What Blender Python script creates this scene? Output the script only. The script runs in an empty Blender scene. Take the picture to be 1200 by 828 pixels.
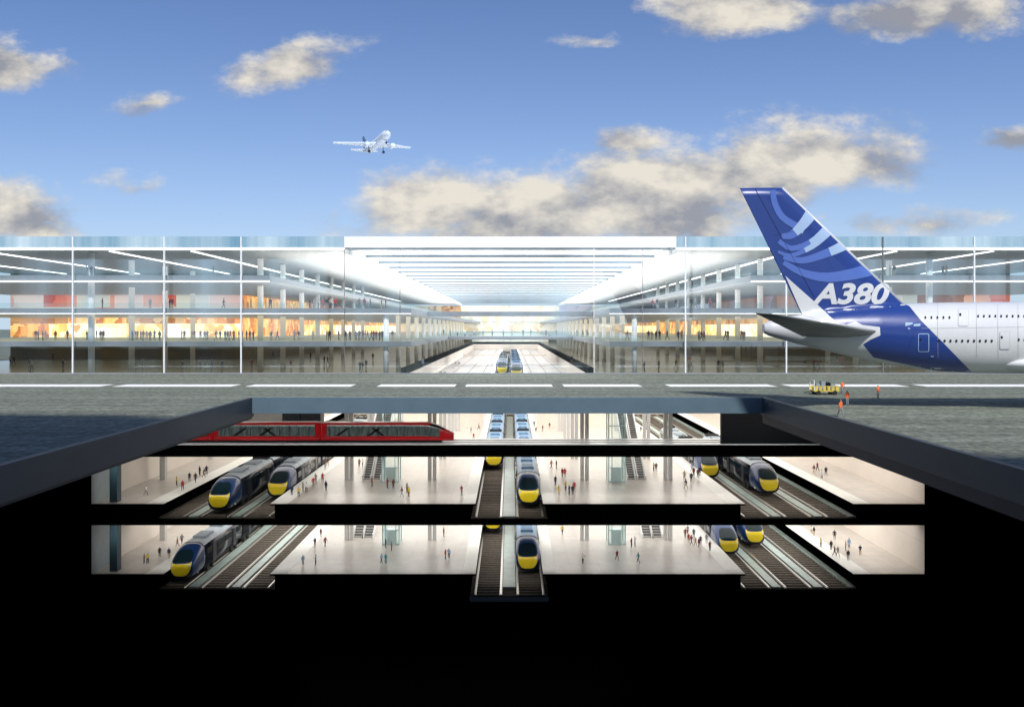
import bpy, bmesh, math, random
from mathutils import Vector, Matrix
random.seed(7)
R = math.radians
scene = bpy.context.scene
C = scene.collection
# ------------------------------------------------------------------ camera frame
F, CX, CY, HC = 900.0, 598.0, 384.0, 9.0          # focal length in photo pixels, vanishing point, eye height
def W(px, py, Y): return Vector(((px-CX)*Y/F, Y, HC-(py-CY)*Y/F))
def WX(px, Y): return (px-CX)*Y/F
cam = bpy.data.objects.new('camera', bpy.data.cameras.new('camera')); C.objects.link(cam)
cam.location = (0, 0, HC); cam.rotation_euler = (R(90), 0, 0)
cam.data.sensor_width = 36; cam.data.lens = 36*F/1200
cam.data.shift_x = 2/1200; cam.data.shift_y = -30/1200
cam.data.clip_start = 0.5; cam.data.clip_end = 8000
scene.camera = cam
# ------------------------------------------------------------------ materials
def nodes_of(m):
    m.use_nodes = True
    nt = m.node_tree; nt.nodes.clear()
    return nt
def mat(name, rgb, rough=.6, metal=0, var=0, vscale=1.0, bump=0, bscale=4.0, spec=.5, emit=None, estr=0, rgb2=None, stretch=None, coat=0):
    m = bpy.data.materials.new(name); nt = nodes_of(m); N = nt.nodes; L = nt.links
    o = N.new('ShaderNodeOutputMaterial'); p = N.new('ShaderNodeBsdfPrincipled')
    L.new(p.outputs[0], o.inputs[0])
    p.inputs['Base Color'].default_value = (*rgb, 1); p.inputs['Roughness'].default_value = rough
    p.inputs['Metallic'].default_value = metal; p.inputs['Specular IOR Level'].default_value = spec
    p.inputs['Coat Weight'].default_value = coat
    if emit:
        p.inputs['Emission Color'].default_value = (*emit, 1); p.inputs['Emission Strength'].default_value = estr
    if var or rgb2 or bump:
        tc = N.new('ShaderNodeTexCoord'); mp = N.new('ShaderNodeMapping'); L.new(tc.outputs['Object'], mp.inputs[0])
        if stretch: mp.inputs['Scale'].default_value = stretch
    if var or rgb2:
        n = N.new('ShaderNodeTexNoise'); n.inputs['Scale'].default_value = vscale; n.inputs['Detail'].default_value = 6
        n.inputs['Roughness'].default_value = .65
        L.new(mp.outputs[0], n.inputs['Vector'])
        mr = N.new('ShaderNodeMapRange'); mr.inputs[1].default_value = .3; mr.inputs[2].default_value = .7
        L.new(n.outputs[0], mr.inputs[0])
        mx = N.new('ShaderNodeMix'); mx.data_type = 'RGBA'
        c2 = rgb2 or tuple(c*(1-var) for c in rgb); c1 = rgb if rgb2 else tuple(min(1, c*(1+var)) for c in rgb)
        mx.inputs[6].default_value = (*c1, 1); mx.inputs[7].default_value = (*c2, 1)
        L.new(mr.outputs[0], mx.inputs[0]); L.new(mx.outputs[2], p.inputs['Base Color'])
    if bump:
        n2 = N.new('ShaderNodeTexNoise'); n2.inputs['Scale'].default_value = bscale; n2.inputs['Detail'].default_value = 5
        L.new(mp.outputs[0], n2.inputs['Vector'])
        b = N.new('ShaderNodeBump'); b.inputs['Strength'].default_value = bump; b.inputs['Distance'].default_value = .1
        L.new(n2.outputs[0], b.inputs['Height']); L.new(b.outputs[0], p.inputs['Normal'])
    return m
def glass_mat(name, tint, refl=.12, rough=.02, streak=False):
    m = bpy.data.materials.new(name); nt = nodes_of(m); N = nt.nodes; L = nt.links
    o = N.new('ShaderNodeOutputMaterial'); t = N.new('ShaderNodeBsdfTransparent'); g = N.new('ShaderNodeBsdfGlossy')
    t.inputs[0].default_value = (*tint, 1); g.inputs['Roughness'].default_value = rough
    g.inputs[0].default_value = (.82, .95, 1, 1)
    x = N.new('ShaderNodeMixShader'); x.inputs[0].default_value = refl
    if streak:  # reflection streaks drawn into the gloss by stretched noise
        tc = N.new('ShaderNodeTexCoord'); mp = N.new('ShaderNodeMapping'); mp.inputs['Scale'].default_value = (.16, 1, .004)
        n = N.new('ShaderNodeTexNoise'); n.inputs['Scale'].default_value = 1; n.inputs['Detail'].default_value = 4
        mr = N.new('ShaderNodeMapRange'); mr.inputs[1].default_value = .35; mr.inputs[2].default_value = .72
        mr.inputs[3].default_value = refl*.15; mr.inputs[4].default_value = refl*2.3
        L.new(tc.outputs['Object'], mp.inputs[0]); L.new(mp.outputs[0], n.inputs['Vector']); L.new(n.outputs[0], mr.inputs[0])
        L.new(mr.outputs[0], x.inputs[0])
    L.new(t.outputs[0], x.inputs[1]); L.new(g.outputs[0], x.inputs[2]); L.new(x.outputs[0], o.inputs[0])
    return m
def shop_mat(name, cols, estr, sx=.25, sz=.35):
    """lit shop interior behind its window: a spread of warm panels and goods that gives off light"""
    m = bpy.data.materials.new(name); nt = nodes_of(m); N = nt.nodes; L = nt.links
    o = N.new('ShaderNodeOutputMaterial'); p = N.new('ShaderNodeBsdfPrincipled'); L.new(p.outputs[0], o.inputs[0])
    tc = N.new('ShaderNodeTexCoord'); mp = N.new('ShaderNodeMapping'); mp.inputs['Scale'].default_value = (sx, sx, sz)
    n = N.new('ShaderNodeTexVoronoi'); n.feature = 'F1'; n.distance = 'CHEBYCHEV'; n.inputs['Scale'].default_value = 1; n.inputs['Randomness'].default_value = .8
    n2 = N.new('ShaderNodeTexNoise'); n2.inputs['Scale'].default_value = .7; n2.inputs['Detail'].default_value = 4
    L.new(tc.outputs['Object'], mp.inputs[0]); L.new(mp.outputs[0], n.inputs['Vector']); L.new(mp.outputs[0], n2.inputs['Vector'])
    sp = N.new('ShaderNodeSeparateColor'); L.new(n.outputs['Color'], sp.inputs[0])
    ad = N.new('ShaderNodeMath'); ad.operation = 'MULTIPLY_ADD'; ad.inputs[1].default_value = .62
    L.new(sp.outputs[0], ad.inputs[0])
    sb = N.new('ShaderNodeMath'); sb.operation = 'MULTIPLY'; sb.inputs[1].default_value = .38
    L.new(n2.outputs[0], sb.inputs[0]); L.new(sb.outputs[0], ad.inputs[2])
    cr = N.new('ShaderNodeValToRGB'); L.new(ad.outputs[0], cr.inputs[0])
    el = cr.color_ramp.elements
    while len(el) < len(cols): el.new(.5)
    for i, c in enumerate(cols):
        el[i].position = .12 + .76*i/(len(cols)-1); el[i].color = (*c, 1)
    L.new(cr.outputs[0], p.inputs['Base Color']); L.new(cr.outputs[0], p.inputs['Emission Color'])
    p.inputs['Emission Strength'].default_value = estr; p.inputs['Roughness'].default_value = .5
    return m
M = {}
def tarmac():
    m = mat('tarmac', (.30, .325, .27), .9, rgb2=(.085, .10, .08), vscale=1.7, bump=1.0, bscale=2.5, spec=.12)
    nt = m.node_tree; N = nt.nodes; L = nt.links
    p = next(n for n in N if n.type == 'BSDF_PRINCIPLED'); src = p.inputs['Base Color'].links[0].from_socket
    tc = next(n for n in N if n.type == 'TEX_COORD')
    br = N.new('ShaderNodeTexBrick'); br.offset = 0; br.inputs['Scale'].default_value = 1; br.inputs['Brick Width'].default_value = 7.5; br.inputs['Row Height'].default_value = 7.5
    br.inputs['Mortar Size'].default_value = .07; br.inputs['Color1'].default_value = (1,1,1,1); br.inputs['Color2'].default_value = (.96,.97,.96,1); br.inputs['Mortar'].default_value = (.8,.8,.78,1)
    L.new(tc.outputs['Object'], br.inputs['Vector'])
    mp = N.new('ShaderNodeMapping'); mp.inputs['Scale'].default_value = (.012, .55, 1); L.new(tc.outputs['Object'], mp.inputs[0])
    st = N.new('ShaderNodeTexNoise'); st.inputs['Scale'].default_value = 1; st.inputs['Detail'].default_value = 5; L.new(mp.outputs[0], st.inputs['Vector'])
    r1 = N.new('ShaderNodeMapRange'); r1.inputs[1].default_value = .38; r1.inputs[2].default_value = .62; r1.inputs[3].default_value = .80; r1.inputs[4].default_value = 1.1; L.new(st.outputs[0], r1.inputs[0])
    fine = N.new('ShaderNodeTexNoise'); fine.inputs['Scale'].default_value = .55; fine.inputs['Detail'].default_value = 9; fine.inputs['Roughness'].default_value = .75; L.new(tc.outputs['Object'], fine.inputs['Vector'])
    r2 = N.new('ShaderNodeMapRange'); r2.inputs[1].default_value = .35; r2.inputs[2].default_value = .65; r2.inputs[3].default_value = .66; r2.inputs[4].default_value = 1.22; L.new(fine.outputs[0], r2.inputs[0])
    mm = N.new('ShaderNodeMath'); mm.operation = 'MULTIPLY'; L.new(r1.outputs[0], mm.inputs[0]); L.new(r2.outputs[0], mm.inputs[1])
    a = N.new('ShaderNodeMix'); a.data_type = 'RGBA'; a.blend_type = 'MULTIPLY'; a.inputs[0].default_value = 1; L.new(src, a.inputs[6]); L.new(br.outputs[0], a.inputs[7])
    b = N.new('ShaderNodeVectorMath'); b.operation = 'SCALE'; L.new(a.outputs[2], b.inputs[0]); L.new(mm.outputs[0], b.inputs['Scale'])
    L.new(b.outputs[0], p.inputs['Base Color']); return m
M['tarmac'] = tarmac()
def tiled(m, w, h, mortar=(.72,.72,.72), size=.04, vert=False):
    nt = m.node_tree; N = nt.nodes; L = nt.links
    p = next(n for n in N if n.type == 'BSDF_PRINCIPLED'); src = p.inputs['Base Color'].links[0].from_socket
    tc = next(n for n in N if n.type == 'TEX_COORD'); mp = N.new('ShaderNodeMapping')
    if vert: mp.inputs['Rotation'].default_value = (R(90), 0, R(90))
    L.new(tc.outputs['Object'], mp.inputs[0])
    br = N.new('ShaderNodeTexBrick'); br.offset = 0; br.inputs['Scale'].default_value = 1; br.inputs['Brick Width'].default_value = w; br.inputs['Row Height'].default_value = h
    br.inputs['Mortar Size'].default_value = size; br.inputs['Color1'].default_value = (1,1,1,1); br.inputs['Color2'].default_value = (.93,.93,.94,1); br.inputs['Mortar'].default_value = (*mortar,1)
    L.new(mp.outputs[0], br.inputs['Vector'])
    a = N.new('ShaderNodeMix'); a.data_type = 'RGBA'; a.blend_type = 'MULTIPLY'; a.inputs[0].default_value = 1; L.new(src, a.inputs[6]); L.new(br.outputs[0], a.inputs[7])
    L.new(a.outputs[2], p.inputs['Base Color']); return m
M['paint'] = mat('road_paint', (.85, .85, .82), .7, var=.08, vscale=2)
M['earth'] = mat('dark_earth', (.0005, .0005, .0006), 1, spec=0)
M['section'] = mat('black_concrete', (.0015, .0015, .0018), 1, spec=0)
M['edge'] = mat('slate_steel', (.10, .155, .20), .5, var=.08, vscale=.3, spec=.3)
M['edgeshade'] = mat('shaded_slate_steel', (.045, .062, .075), .5, var=.1, vscale=.3, spec=.3)  # edge steel darkened to carry the shade on the side beams
M['navy'] = mat('navy_steel', (.010, .018, .035), .5, var=.2, vscale=.4, spec=.3)
M['bulk'] = mat('dark_bulkhead', (.003, .005, .008), .5, var=.5, vscale=.12, spec=.3)
M['bulkgrey'] = mat('grey_bulkhead', (.16, .155, .15), .6, var=.25, vscale=.15)
M['floor'] = tiled(mat('beige_terrazzo', (.57, .525, .475), .30, var=.09, vscale=.4, spec=.4), 3, 3, (.78,.77,.76), .035)
M['strip'] = mat('white_platform_edge', (.86, .85, .80), .5, var=.05, vscale=.8)
M['cream'] = tiled(mat('cream_wall', (.84, .76, .68), .6, var=.04, vscale=.2), 6, 4, (.8,.79,.78), .05, True)
M['bluewall'] = mat('blue_grey_panel', (.42, .50, .54), .4, var=.12, vscale=.3)
M['ballast'] = mat('brown_ballast', (.075, .06, .048), .95, var=.5, vscale=3, bump=.8, bscale=8)
M['sleeper'] = mat('sleeper_concrete', (.15, .125, .10), .9, var=.35, vscale=2)
M['rail'] = mat('rail_steel', (.62, .60, .57), .35, 1)
M['gutter'] = mat('green_grey_gutter', (.42, .52, .48), .35, var=.15, vscale=.4)
M['colgrey'] = mat('pale_grey_column', (.62, .61, .60), .5, var=.05, vscale=.5)
M['colteal'] = mat('dark_teal_column', (.04, .085, .11), .4)
M['white'] = mat('white_paint', (.86, .86, .85), .5)
M['soffit'] = mat('white_soffit', (.85, .85, .83), .7)
M['slabedge'] = mat('slab_edge_grey', (.25, .27, .30), .45, var=.06, vscale=.2)
M['guide'] = mat('guideway_white', (.75, .80, .84), .2, var=.05, vscale=.5)
M['hallfloor'] = mat('hall_floor', (.20, .185, .14), .15, var=.15, vscale=.25)
M['hallback'] = mat('brown_hall_wall', (.20, .15, .075), .6, rgb2=(.085, .085, .05), vscale=.09)
M['greyback'] = mat('grey_hall_wall', (.40, .43, .42), .7, rgb2=(.26, .29, .30), vscale=.06, stretch=(1, 1, .1))
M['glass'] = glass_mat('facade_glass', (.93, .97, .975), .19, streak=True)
M['parapet'] = mat('pale_blue_glass', (.10, .27, .40), .12, rgb2=(.62, .76, .82), vscale=1, stretch=(.10, .1, .004), spec=.8)
M['balus'] = glass_mat('balustrade_glass', (.80, .90, .90), .10)
M['screenglass'] = glass_mat('screen_glass', (.95, .92, .88), .05)
M['liftglass'] = glass_mat('lift_glass', (.84, .95, .95), .10)
M['liftframe'] = mat('lift_frame', (.55, .72, .74), .35, .2)
M['lamp'] = mat('lamp_strip', (.9, .9, .88), .5, emit=(1, .98, .93), estr=3.0)
M['stepdark'] = mat('escalator_tread', (.15, .145, .14), .5, .2)
M['fascia'] = mat('white_fascia', (.88, .88, .87), .4)
M['beam'] = mat('grey_roof_beam', (.24, .29, .33), .5)
M['mull'] = mat('white_mullion', (.82, .84, .85), .35)
M['mulldark'] = mat('dark_mullion', (.16, .18, .18), .35)
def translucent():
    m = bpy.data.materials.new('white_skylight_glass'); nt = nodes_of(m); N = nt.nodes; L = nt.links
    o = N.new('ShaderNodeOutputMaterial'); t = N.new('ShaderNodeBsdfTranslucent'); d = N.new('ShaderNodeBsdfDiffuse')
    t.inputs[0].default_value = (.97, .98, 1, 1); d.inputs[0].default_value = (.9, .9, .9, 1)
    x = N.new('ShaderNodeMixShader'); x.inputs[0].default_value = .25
    e = N.new('ShaderNodeEmission'); e.inputs[0].default_value = (1, 1, 1, 1); e.inputs[1].default_value = .6      # glow added to the skylight glass so it reads white from below
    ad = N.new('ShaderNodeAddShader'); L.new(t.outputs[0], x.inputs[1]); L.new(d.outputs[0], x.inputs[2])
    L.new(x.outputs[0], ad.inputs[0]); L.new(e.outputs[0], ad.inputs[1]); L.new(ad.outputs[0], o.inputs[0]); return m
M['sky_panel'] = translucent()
# ------------------------------------------------------------------ mesh helpers
def box(bm, x0, x1, y0, y1, z0, z1, mi=0):
    vs = [bm.verts.new(p) for p in ((x0,y0,z0),(x1,y0,z0),(x1,y1,z0),(x0,y1,z0),(x0,y0,z1),(x1,y0,z1),(x1,y1,z1),(x0,y1,z1))]
    fs = []
    for f in ((0,3,2,1),(4,5,6,7),(0,1,5,4),(1,2,6,5),(2,3,7,6),(3,0,4,7)):
        q = bm.faces.new([vs[i] for i in f]); q.material_index = mi; fs.append(q)
    return vs
def quad(bm, pts, mi=0):
    f = bm.faces.new([bm.verts.new(p) for p in pts]); f.material_index = mi; return f
def tube(bm, p0, p1, r0, r1=None, n=10, mi=0, caps=True):
    p0, p1 = Vector(p0), Vector(p1); r1 = r0 if r1 is None else r1
    d = (p1-p0).normalized(); a = d.orthogonal().normalized(); b = d.cross(a)
    A = [bm.verts.new(p0+(a*math.cos(2*math.pi*i/n)+b*math.sin(2*math.pi*i/n))*r0) for i in range(n)]
    B = [bm.verts.new(p1+(a*math.cos(2*math.pi*i/n)+b*math.sin(2*math.pi*i/n))*r1) for i in range(n)]
    for i in range(n):
        f = bm.faces.new((A[i], A[(i+1)%n], B[(i+1)%n], B[i])); f.smooth = True; f.material_index = mi
    if caps:
        bm.faces.new(A[::-1]).material_index = mi; bm.faces.new(B).material_index = mi
def loft(bm, rings, mi=0, cap=True, smooth=True, closed=True):
    V = [[bm.verts.new(p) for p in r] for r in rings]
    n = len(rings[0])
    for a, b in zip(V, V[1:]):
        for i in range(n if closed else n-1):
            f = bm.faces.new((a[i], a[(i+1)%n], b[(i+1)%n], b[i])); f.smooth = smooth; f.material_index = mi
    if cap:
        bm.faces.new(V[0][::-1]).material_index = mi; bm.faces.new(V[-1]).material_index = mi
    return V
def build(name, bm, mats, parent=None, **props):
    bmesh.ops.recalc_face_normals(bm, faces=bm.faces[:])
    me = bpy.data.meshes.new(name); bm.to_mesh(me); bm.free()
    for m in (mats if isinstance(mats, (list, tuple)) else [mats]): me.materials.append(M[m] if isinstance(m, str) else m)
    o = bpy.data.objects.new(name, me); C.objects.link(o)
    if parent: o.parent = parent
    for k, v in props.items(): o[k] = v
    return o
def bxo(name, m, parent, *d, **props):
    bm = bmesh.new(); box(bm, *d); return build(name, bm, m, parent, **props)
def thing(name, label, cat, loc=(0,0,0), group=None, rz=0):
    o = bpy.data.objects.new(name, None); C.objects.link(o); o.location = loc; o.rotation_euler = (0,0,rz)
    o.empty_display_size = .5
    o['label'] = label; o['category'] = cat
    if group: o['group'] = group
    return o
KIDS = {}
def kids(o): return [c for c in C.objects if c.parent == o]
def copy_tree(o, parent=None):
    c = o.copy(); C.objects.link(c); c.parent = parent
    for ch in kids(o): copy_tree(ch, c)
    return c
def relabel(o, label, group=None):
    o['label'] = label
    if group: o['group'] = group
    return o
# ------------------------------------------------------------------ levels (metres, ground = 0)
Y0 = 150.0                                         # section plane and terminal facade
ZA, ZB = -25.33, -39.0                             # upper and lower platform floors
BA, BB = -28.17, -42.0                             # track beds
UA = -29.5                                         # underside of the upper station slab
YE = 330.0                                         # far end of the station halls
XL, XR = -81.8, 80.9
HX0, HX1, HY1 = -33.2, 32.4, 98.8                  # open trench in the apron
PX0, PX1, PY1 = -20.3, 15.2, 426.0                 # opening in the terminal floor
# ------------------------------------------------------------------ ground
def sheet_with_hole(bm, X0, X1, Ya, Yb, hx0, hx1, hy0, hy1, z):
    for a, b, c, d in ((X0, hx0, Ya, Yb), (hx1, X1, Ya, Yb), (hx0, hx1, Ya, hy0), (hx0, hx1, hy1, Yb)):
        if b-a > .01 and d-c > .01: quad(bm, [(a,c,z),(b,c,z),(b,d,z),(a,d,z)])
bm = bmesh.new()
sheet_with_hole(bm, -3000, 3000, -400, Y0, HX0, HX1, -30, HY1, 0)
for a, b, c, d in ((-3000,-140,Y0,4000),(140,3000,Y0,4000),(-140,140,505,4000)): quad(bm, [(a,c,0),(b,c,0),(b,d,0),(a,d,0)])
build('ground', bm, 'tarmac', kind='structure')
bm = bmesh.new()
for a, b in ((-60,125),(140,277),(293,414),(444,534),(546,647),(660,750),(782,905),(921,1057),(1077,1280)):
    x0, x1 = WX(a,120), WX(b,120)
    quad(bm, [(x0,117.6,.004),(x1,117.6,.004),(x1,122.4,.004),(x0,122.4,.004)])
build('taxiway_markings', bm, 'paint', kind='structure')
# trench edge beams
t = thing('edge_beam', 'slate blue steel edge beam framing the open trench in the apron', 'beam', (0, HY1, 0))
def local(o, name, m, *d): 
    x0,x1,y0,y1,z0,z1 = d; L_ = o.location
    return bxo(name, m, o, x0-L_.x, x1-L_.x, y0-L_.y, y1-L_.y, z0-L_.z, z1-L_.z)
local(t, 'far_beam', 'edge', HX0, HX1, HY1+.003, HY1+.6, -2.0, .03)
local(t, 'side_beam', 'edgeshade', HX0-.6, HX0, -30, HY1+.6, -2.45, .03)
local(t, 'side_beam', 'edgeshade', HX1, HX1+.6, -30, HY1+.6, -2.2, .03)
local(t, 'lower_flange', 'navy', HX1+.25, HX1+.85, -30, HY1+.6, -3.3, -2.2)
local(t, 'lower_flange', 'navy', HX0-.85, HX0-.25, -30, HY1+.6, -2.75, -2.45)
# excavation (black cut earth)
bm = bmesh.new()
box(bm, -220, XL-.05, Y0, Y0+2, -75, -2.2)
box(bm, XR+.05, 220, Y0, Y0+2, -75, -2.2)
box(bm, XL-.05, XR+.05, Y0+.2, Y0+2, -75, BB-1.3)
quad(bm, [(-220,-60,-75),(220,-60,-75),(220,Y0,-75),(-220,Y0,-75)])
quad(bm, [(-220,-60,-75),(-220,Y0,-75),(-220,Y0,-.2),(-220,-60,-.2)])
quad(bm, [(220,-60,-75),(220,Y0,-75),(220,Y0,-.2),(220,-60,-.2)])
quad(bm, [(-220,-60,-75),(220,-60,-75),(220,-60,-.2),(-220,-60,-.2)])
build('excavated_ground', bm, 'earth', kind='structure')
# underside of the apron slab (dark), so that no light leaks through the sheet
bm = bmesh.new()
sheet_with_hole(bm, -220, 220, -60, Y0, HX0-.6, HX1+.6, -30, HY1+.6, -.25)
build('ground_underside', bm, 'earth', kind='structure')
# ------------------------------------------------------------------ underground station halls
BEDS = ((-68.6, -46.0), (-7.7, 7.3), (45.0, 67.9))
def station(level, zf, zb, zu, label):
    t = thing('station_hall', label, 'station hall', (0, Y0, zf))
    def part(name, m, x0, x1, y0, y1, z0, z1):
        return bxo(name, m, t, x0, x1, y0-Y0, y1-Y0, z0-zf, z1-zf)
    xs = [XL] + [v for b in BEDS for v in b] + [XR]
    for i in range(0, len(xs), 2):
        a, b = xs[i], xs[i+1]
        ov = .9
        la = a if i == 0 else a; lb = b
        part('platform', 'section', a, b, Y0, YE, zu, zf-.35)
        ea = a if i == 0 else a-ov; eb = b if i == 6 else b+ov
        part('platform_lip', 'section', ea, eb, Y0-.02, YE, zf-.34, zf-.03)
        # finished floor with pale edge strips where it meets the tracks
        fa, fb = ea, eb
        sw = 3.3 if i in (0, 2) else 3.0
        if i > 0:
            w = 2.6 if i == 4 else (3.4 if i == 2 else 3.4)
            part('edge_strip', 'strip', ea, ea+w, Y0-.02, YE, zf-.027, zf+.012); fa = ea+w
        if i < 6:
            w = 2.6 if i == 2 else (3.6 if i == 0 else 3.4)
            part('edge_strip', 'strip', eb-w, eb, Y0-.02, YE, zf-.027, zf+.012); fb = eb-w
        part('floor_finish', 'floor', fa, fb, Y0-.02, YE, zf-.027, zf)
    for i, (a, b) in enumerate(BEDS):
        part('track_slab', 'section', a+.003, b-.003, Y0+.01, YE, zu+.003, zb-.12)
        part('ballast_bed', 'ballast', a+.006, b-.006, Y0-.01, YE, zb-.118, zb)
    top = -2.3 if level == 'upper' else UA
    part('side_wall', 'bluewall', XL-.6, XL, Y0+.05, Y0+9, zf-.4, top)
    part('side_wall', 'cream', XL-.6, XL, Y0+9.003, YE, zf-.4, top)
    part('side_wall', 'cream', XR, XR+.6, Y0+.05, YE, zf-.4, top)
    part('end_wall', 'cream', XL, XR, YE, YE+.6, zb-.1, top)
    # columns
    for x, yy in ((-36.5,(174,201.5,229,256.5)), (-17.7,(174,201.5,229,256.5)), (16.8,(174,201.5,229,256.5)), (35.7,(174,201.5,229,256.5)), (-78.6,(174,201.5))):
        for y in yy:
            bm = bmesh.new(); h = top-zf
            if x in (-36.5, -17.7, 16.8, 35.7):
                box(bm, x-.95, x-.15, y-Y0-.5, y-Y0+.5, 0, h); box(bm, x+.15, x+.95, y-Y0-.5, y-Y0+.5, 0, h)
            else: box(bm, x-.6, x+.6, y-Y0-.6, y-Y0+.6, 0, h)
            build('column', bm, 'colgrey', t)
    bm = bmesh.new(); box(bm, -79.0, -77.5, 1.4, 3.0, 0, top-zf)
    build('column', bm, 'colteal', t, label='dark teal column near the left end of the platform')
    return t
up = station('upper', ZA, BA, UA, 'upper underground station hall with three groups of tracks, directly under the monorail bridge')
lo = station('lower', ZB, BB, BB-1.3, 'lower underground station hall with three groups of tracks, deepest level of the cutaway')
# front slab of the lower middle tracks projects with a slate edge
bm = bmesh.new(); box(bm, BEDS[1][0], BEDS[1][1], -4, -.03, BB-1.0-ZB, BB-.12-ZB)
build('track_slab', bm, 'slabedge', lo)
bm = bmesh.new(); box(bm, BEDS[1][0]+.02, BEDS[1][1]-.02, -3.9, -.03, BB-.117-ZB, BB-ZB)
build('ballast_bed', bm, 'ballast', lo)
# bulkheads hanging beside the monorail opening
t = thing('bulkhead', 'dark navy concrete bulkhead at right end of the monorail bridge', 'bulkhead', (62, Y0, -14))
bxo('wall_panel', 'bulk', t, -20.7, 18.8, .3, 1.2, .33, 11.7)
t = thing('bulkhead', 'grey brown bulkhead hanging behind the red monorail, under the far edge beam', 'bulkhead', (-66, 204, -16.5))
for a, b, m in ((-15, 5.4, 'bulkgrey'), (5.6, 10.2, 'bulk'), (10.4, 15.6, 'bulk')):
    bxo('wall_panel', m, t, a, b, 0, 4, 0, 14)
# rails, sleepers
def track(x, zb, label, y0=Y0+.1, y1=YE-1, gauge=4.9):
    t = thing('railway_track', label, 'railway track', (x, Y0, zb), 'tracks in the two station halls')
    for s in (-1, 1):
        bm = bmesh.new(); box(bm, s*gauge/2-.12, s*gauge/2+.12, y0-Y0, y1-Y0, .22, .42); box(bm, s*gauge/2-.22, s*gauge/2+.22, y0-Y0, y1-Y0, .16, .21)
        build('rail', bm, 'rail', t)
    bm = bmesh.new(); y = y0+.6
    while y < y0+110:
        box(bm, -gauge/2-.55, gauge/2+.55, y-Y0-.32, y-Y0+.32, .003, .157); y += 1.55
    build('sleepers', bm, 'sleeper', t)
TR = (-66.3, -57.9, -49.7, -4.25, 3.9, 48.2, 56.3, 64.5)
TN = ('left wall side track of the left bay', 'middle track of the left bay', 'inner track of the left bay', 'left of the two central tracks', 'right of the two central tracks',
      'inner track of the right bay', 'middle track of the right bay', 'outer track of the right bay')
for lev, zb in (('upper', BA), ('lower', BB)):
    for x, n in zip(TR, TN):
        track(x, zb, f'{n} on the {lev} station level', y0=(Y0-3.8 if (lev == 'lower' and abs(x) < 10) else Y0+.1))
    gi = 0
    for a, w in ((-62.1, 1.9), (-53.8, 1.6), (-.2, 2.5), (52.2, 1.7), (60.4, 1.7), (67.0, 1.3)):
        nm = ('left pair of the left bay tracks', 'right pair of the left bay tracks', 'two central tracks', 'left pair of the right bay tracks', 'right pair of the right bay tracks', 'outer track and right platform')[gi]
        o = bxo('drainage_channel', 'gutter', None, -w/2, w/2, .4, 170, 0.003, .34)
        o.location = (a, Y0, zb); o['label'] = f'pale green channel cover between {nm}, {lev} level'; o['category'] = 'channel'; o['group'] = 'channel covers between tracks'
        gi += 1
# ------------------------------------------------------------------ glass lifts and escalators
def lift(x, y, z0, z1, label, w=3.9):
    t = thing('glass_lift', label, 'lift', (x, y, z0), 'glass lifts on the platforms'); h = z1-z0
    bm = bmesh.new()
    for sx in (-1, 1):
        for sy in (0, 1): box(bm, sx*(w/2-.12)-.12, sx*(w/2-.12)+.12, sy*3.4, sy*3.4+.24, 0, h)
    for sx in (-1, 1): box(bm, sx*w*.28-.07, sx*w*.28+.07, .02, .2, 0, h)
    z = 0
    while z < h:
        box(bm, -w/2+.25, w/2-.25, .03, .19, z+.01, z+.2); z += 3.1
    build('frame', bm, 'liftframe', t)
    bm = bmesh.new()
    quad(bm, [(-w/2+.12,.1,.05),(w/2-.12,.1,.05),(w/2-.12,.1,h-.05),(-w/2+.12,.1,h-.05)])
    for sx in (-1, 1): quad(bm, [(sx*(w/2-.1),.3,.05),(sx*(w/2-.1),3.3,.05),(sx*(w/2-.1),3.3,h-.05),(sx*(w/2-.1),.3,h-.05)])
    build('glass_wall', bm, 'liftglass', t)
    bm = bmesh.new(); box(bm, -w*.26, w*.26, .6, 3.1, .06, 3.0); build('car', bm, 'white', t)
lift(WX(457,171), 171, ZA, -2.3, 'glass lift with pale cyan frame on the upper left platform')
lift(WX(723,171), 171, ZA, -2.3, 'glass lift with pale cyan frame on the upper right platform')
lift(WX(458,170), 170, ZB, UA, 'glass lift with pale cyan frame on the lower left platform')
lift(WX(723,170), 170, ZB, UA, 'glass lift with pale cyan frame on the lower right platform')
def escalator(x, y, z0, rise, label, w=2.0):
    t = thing('escalator', label, 'escalator', (x, y, z0), 'escalators rising from the platforms'); run = rise*1.35
    for s in (-1, 1):
        bm = bmesh.new(); xx = s*(w/2+.14)
        pts = [(-1.2,0),(0,0),(run,rise-.9),(run,rise+.9),(0,1.05),(-1.2,1.05)]
        a = [bm.verts.new((xx-.13,p[0],p[1]+.01)) for p in pts]; b = [bm.verts.new((xx+.13,p[0],p[1]+.01)) for p in pts]
        bm.faces.new(a); bm.faces.new(b[::-1])
        for i in range(6): bm.faces.new((a[i],a[(i+1)%6],b[(i+1)%6],b[i]))
        build('balustrade', bm, 'white', t)
    bm = bmesh.new(); n = int(run/.6)
    for i in range(n):
        yy = i*run/n; zz = rise*i/n
        box(bm, -w/2, w/2, yy, yy+run/n, zz-.25, zz+.18, 0)
        box(bm, -w/2, w/2, yy-.03, yy+.16, zz+.183, zz+.21, 1)
    build('treads', bm, ['stepdark', 'white'], t)
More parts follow.
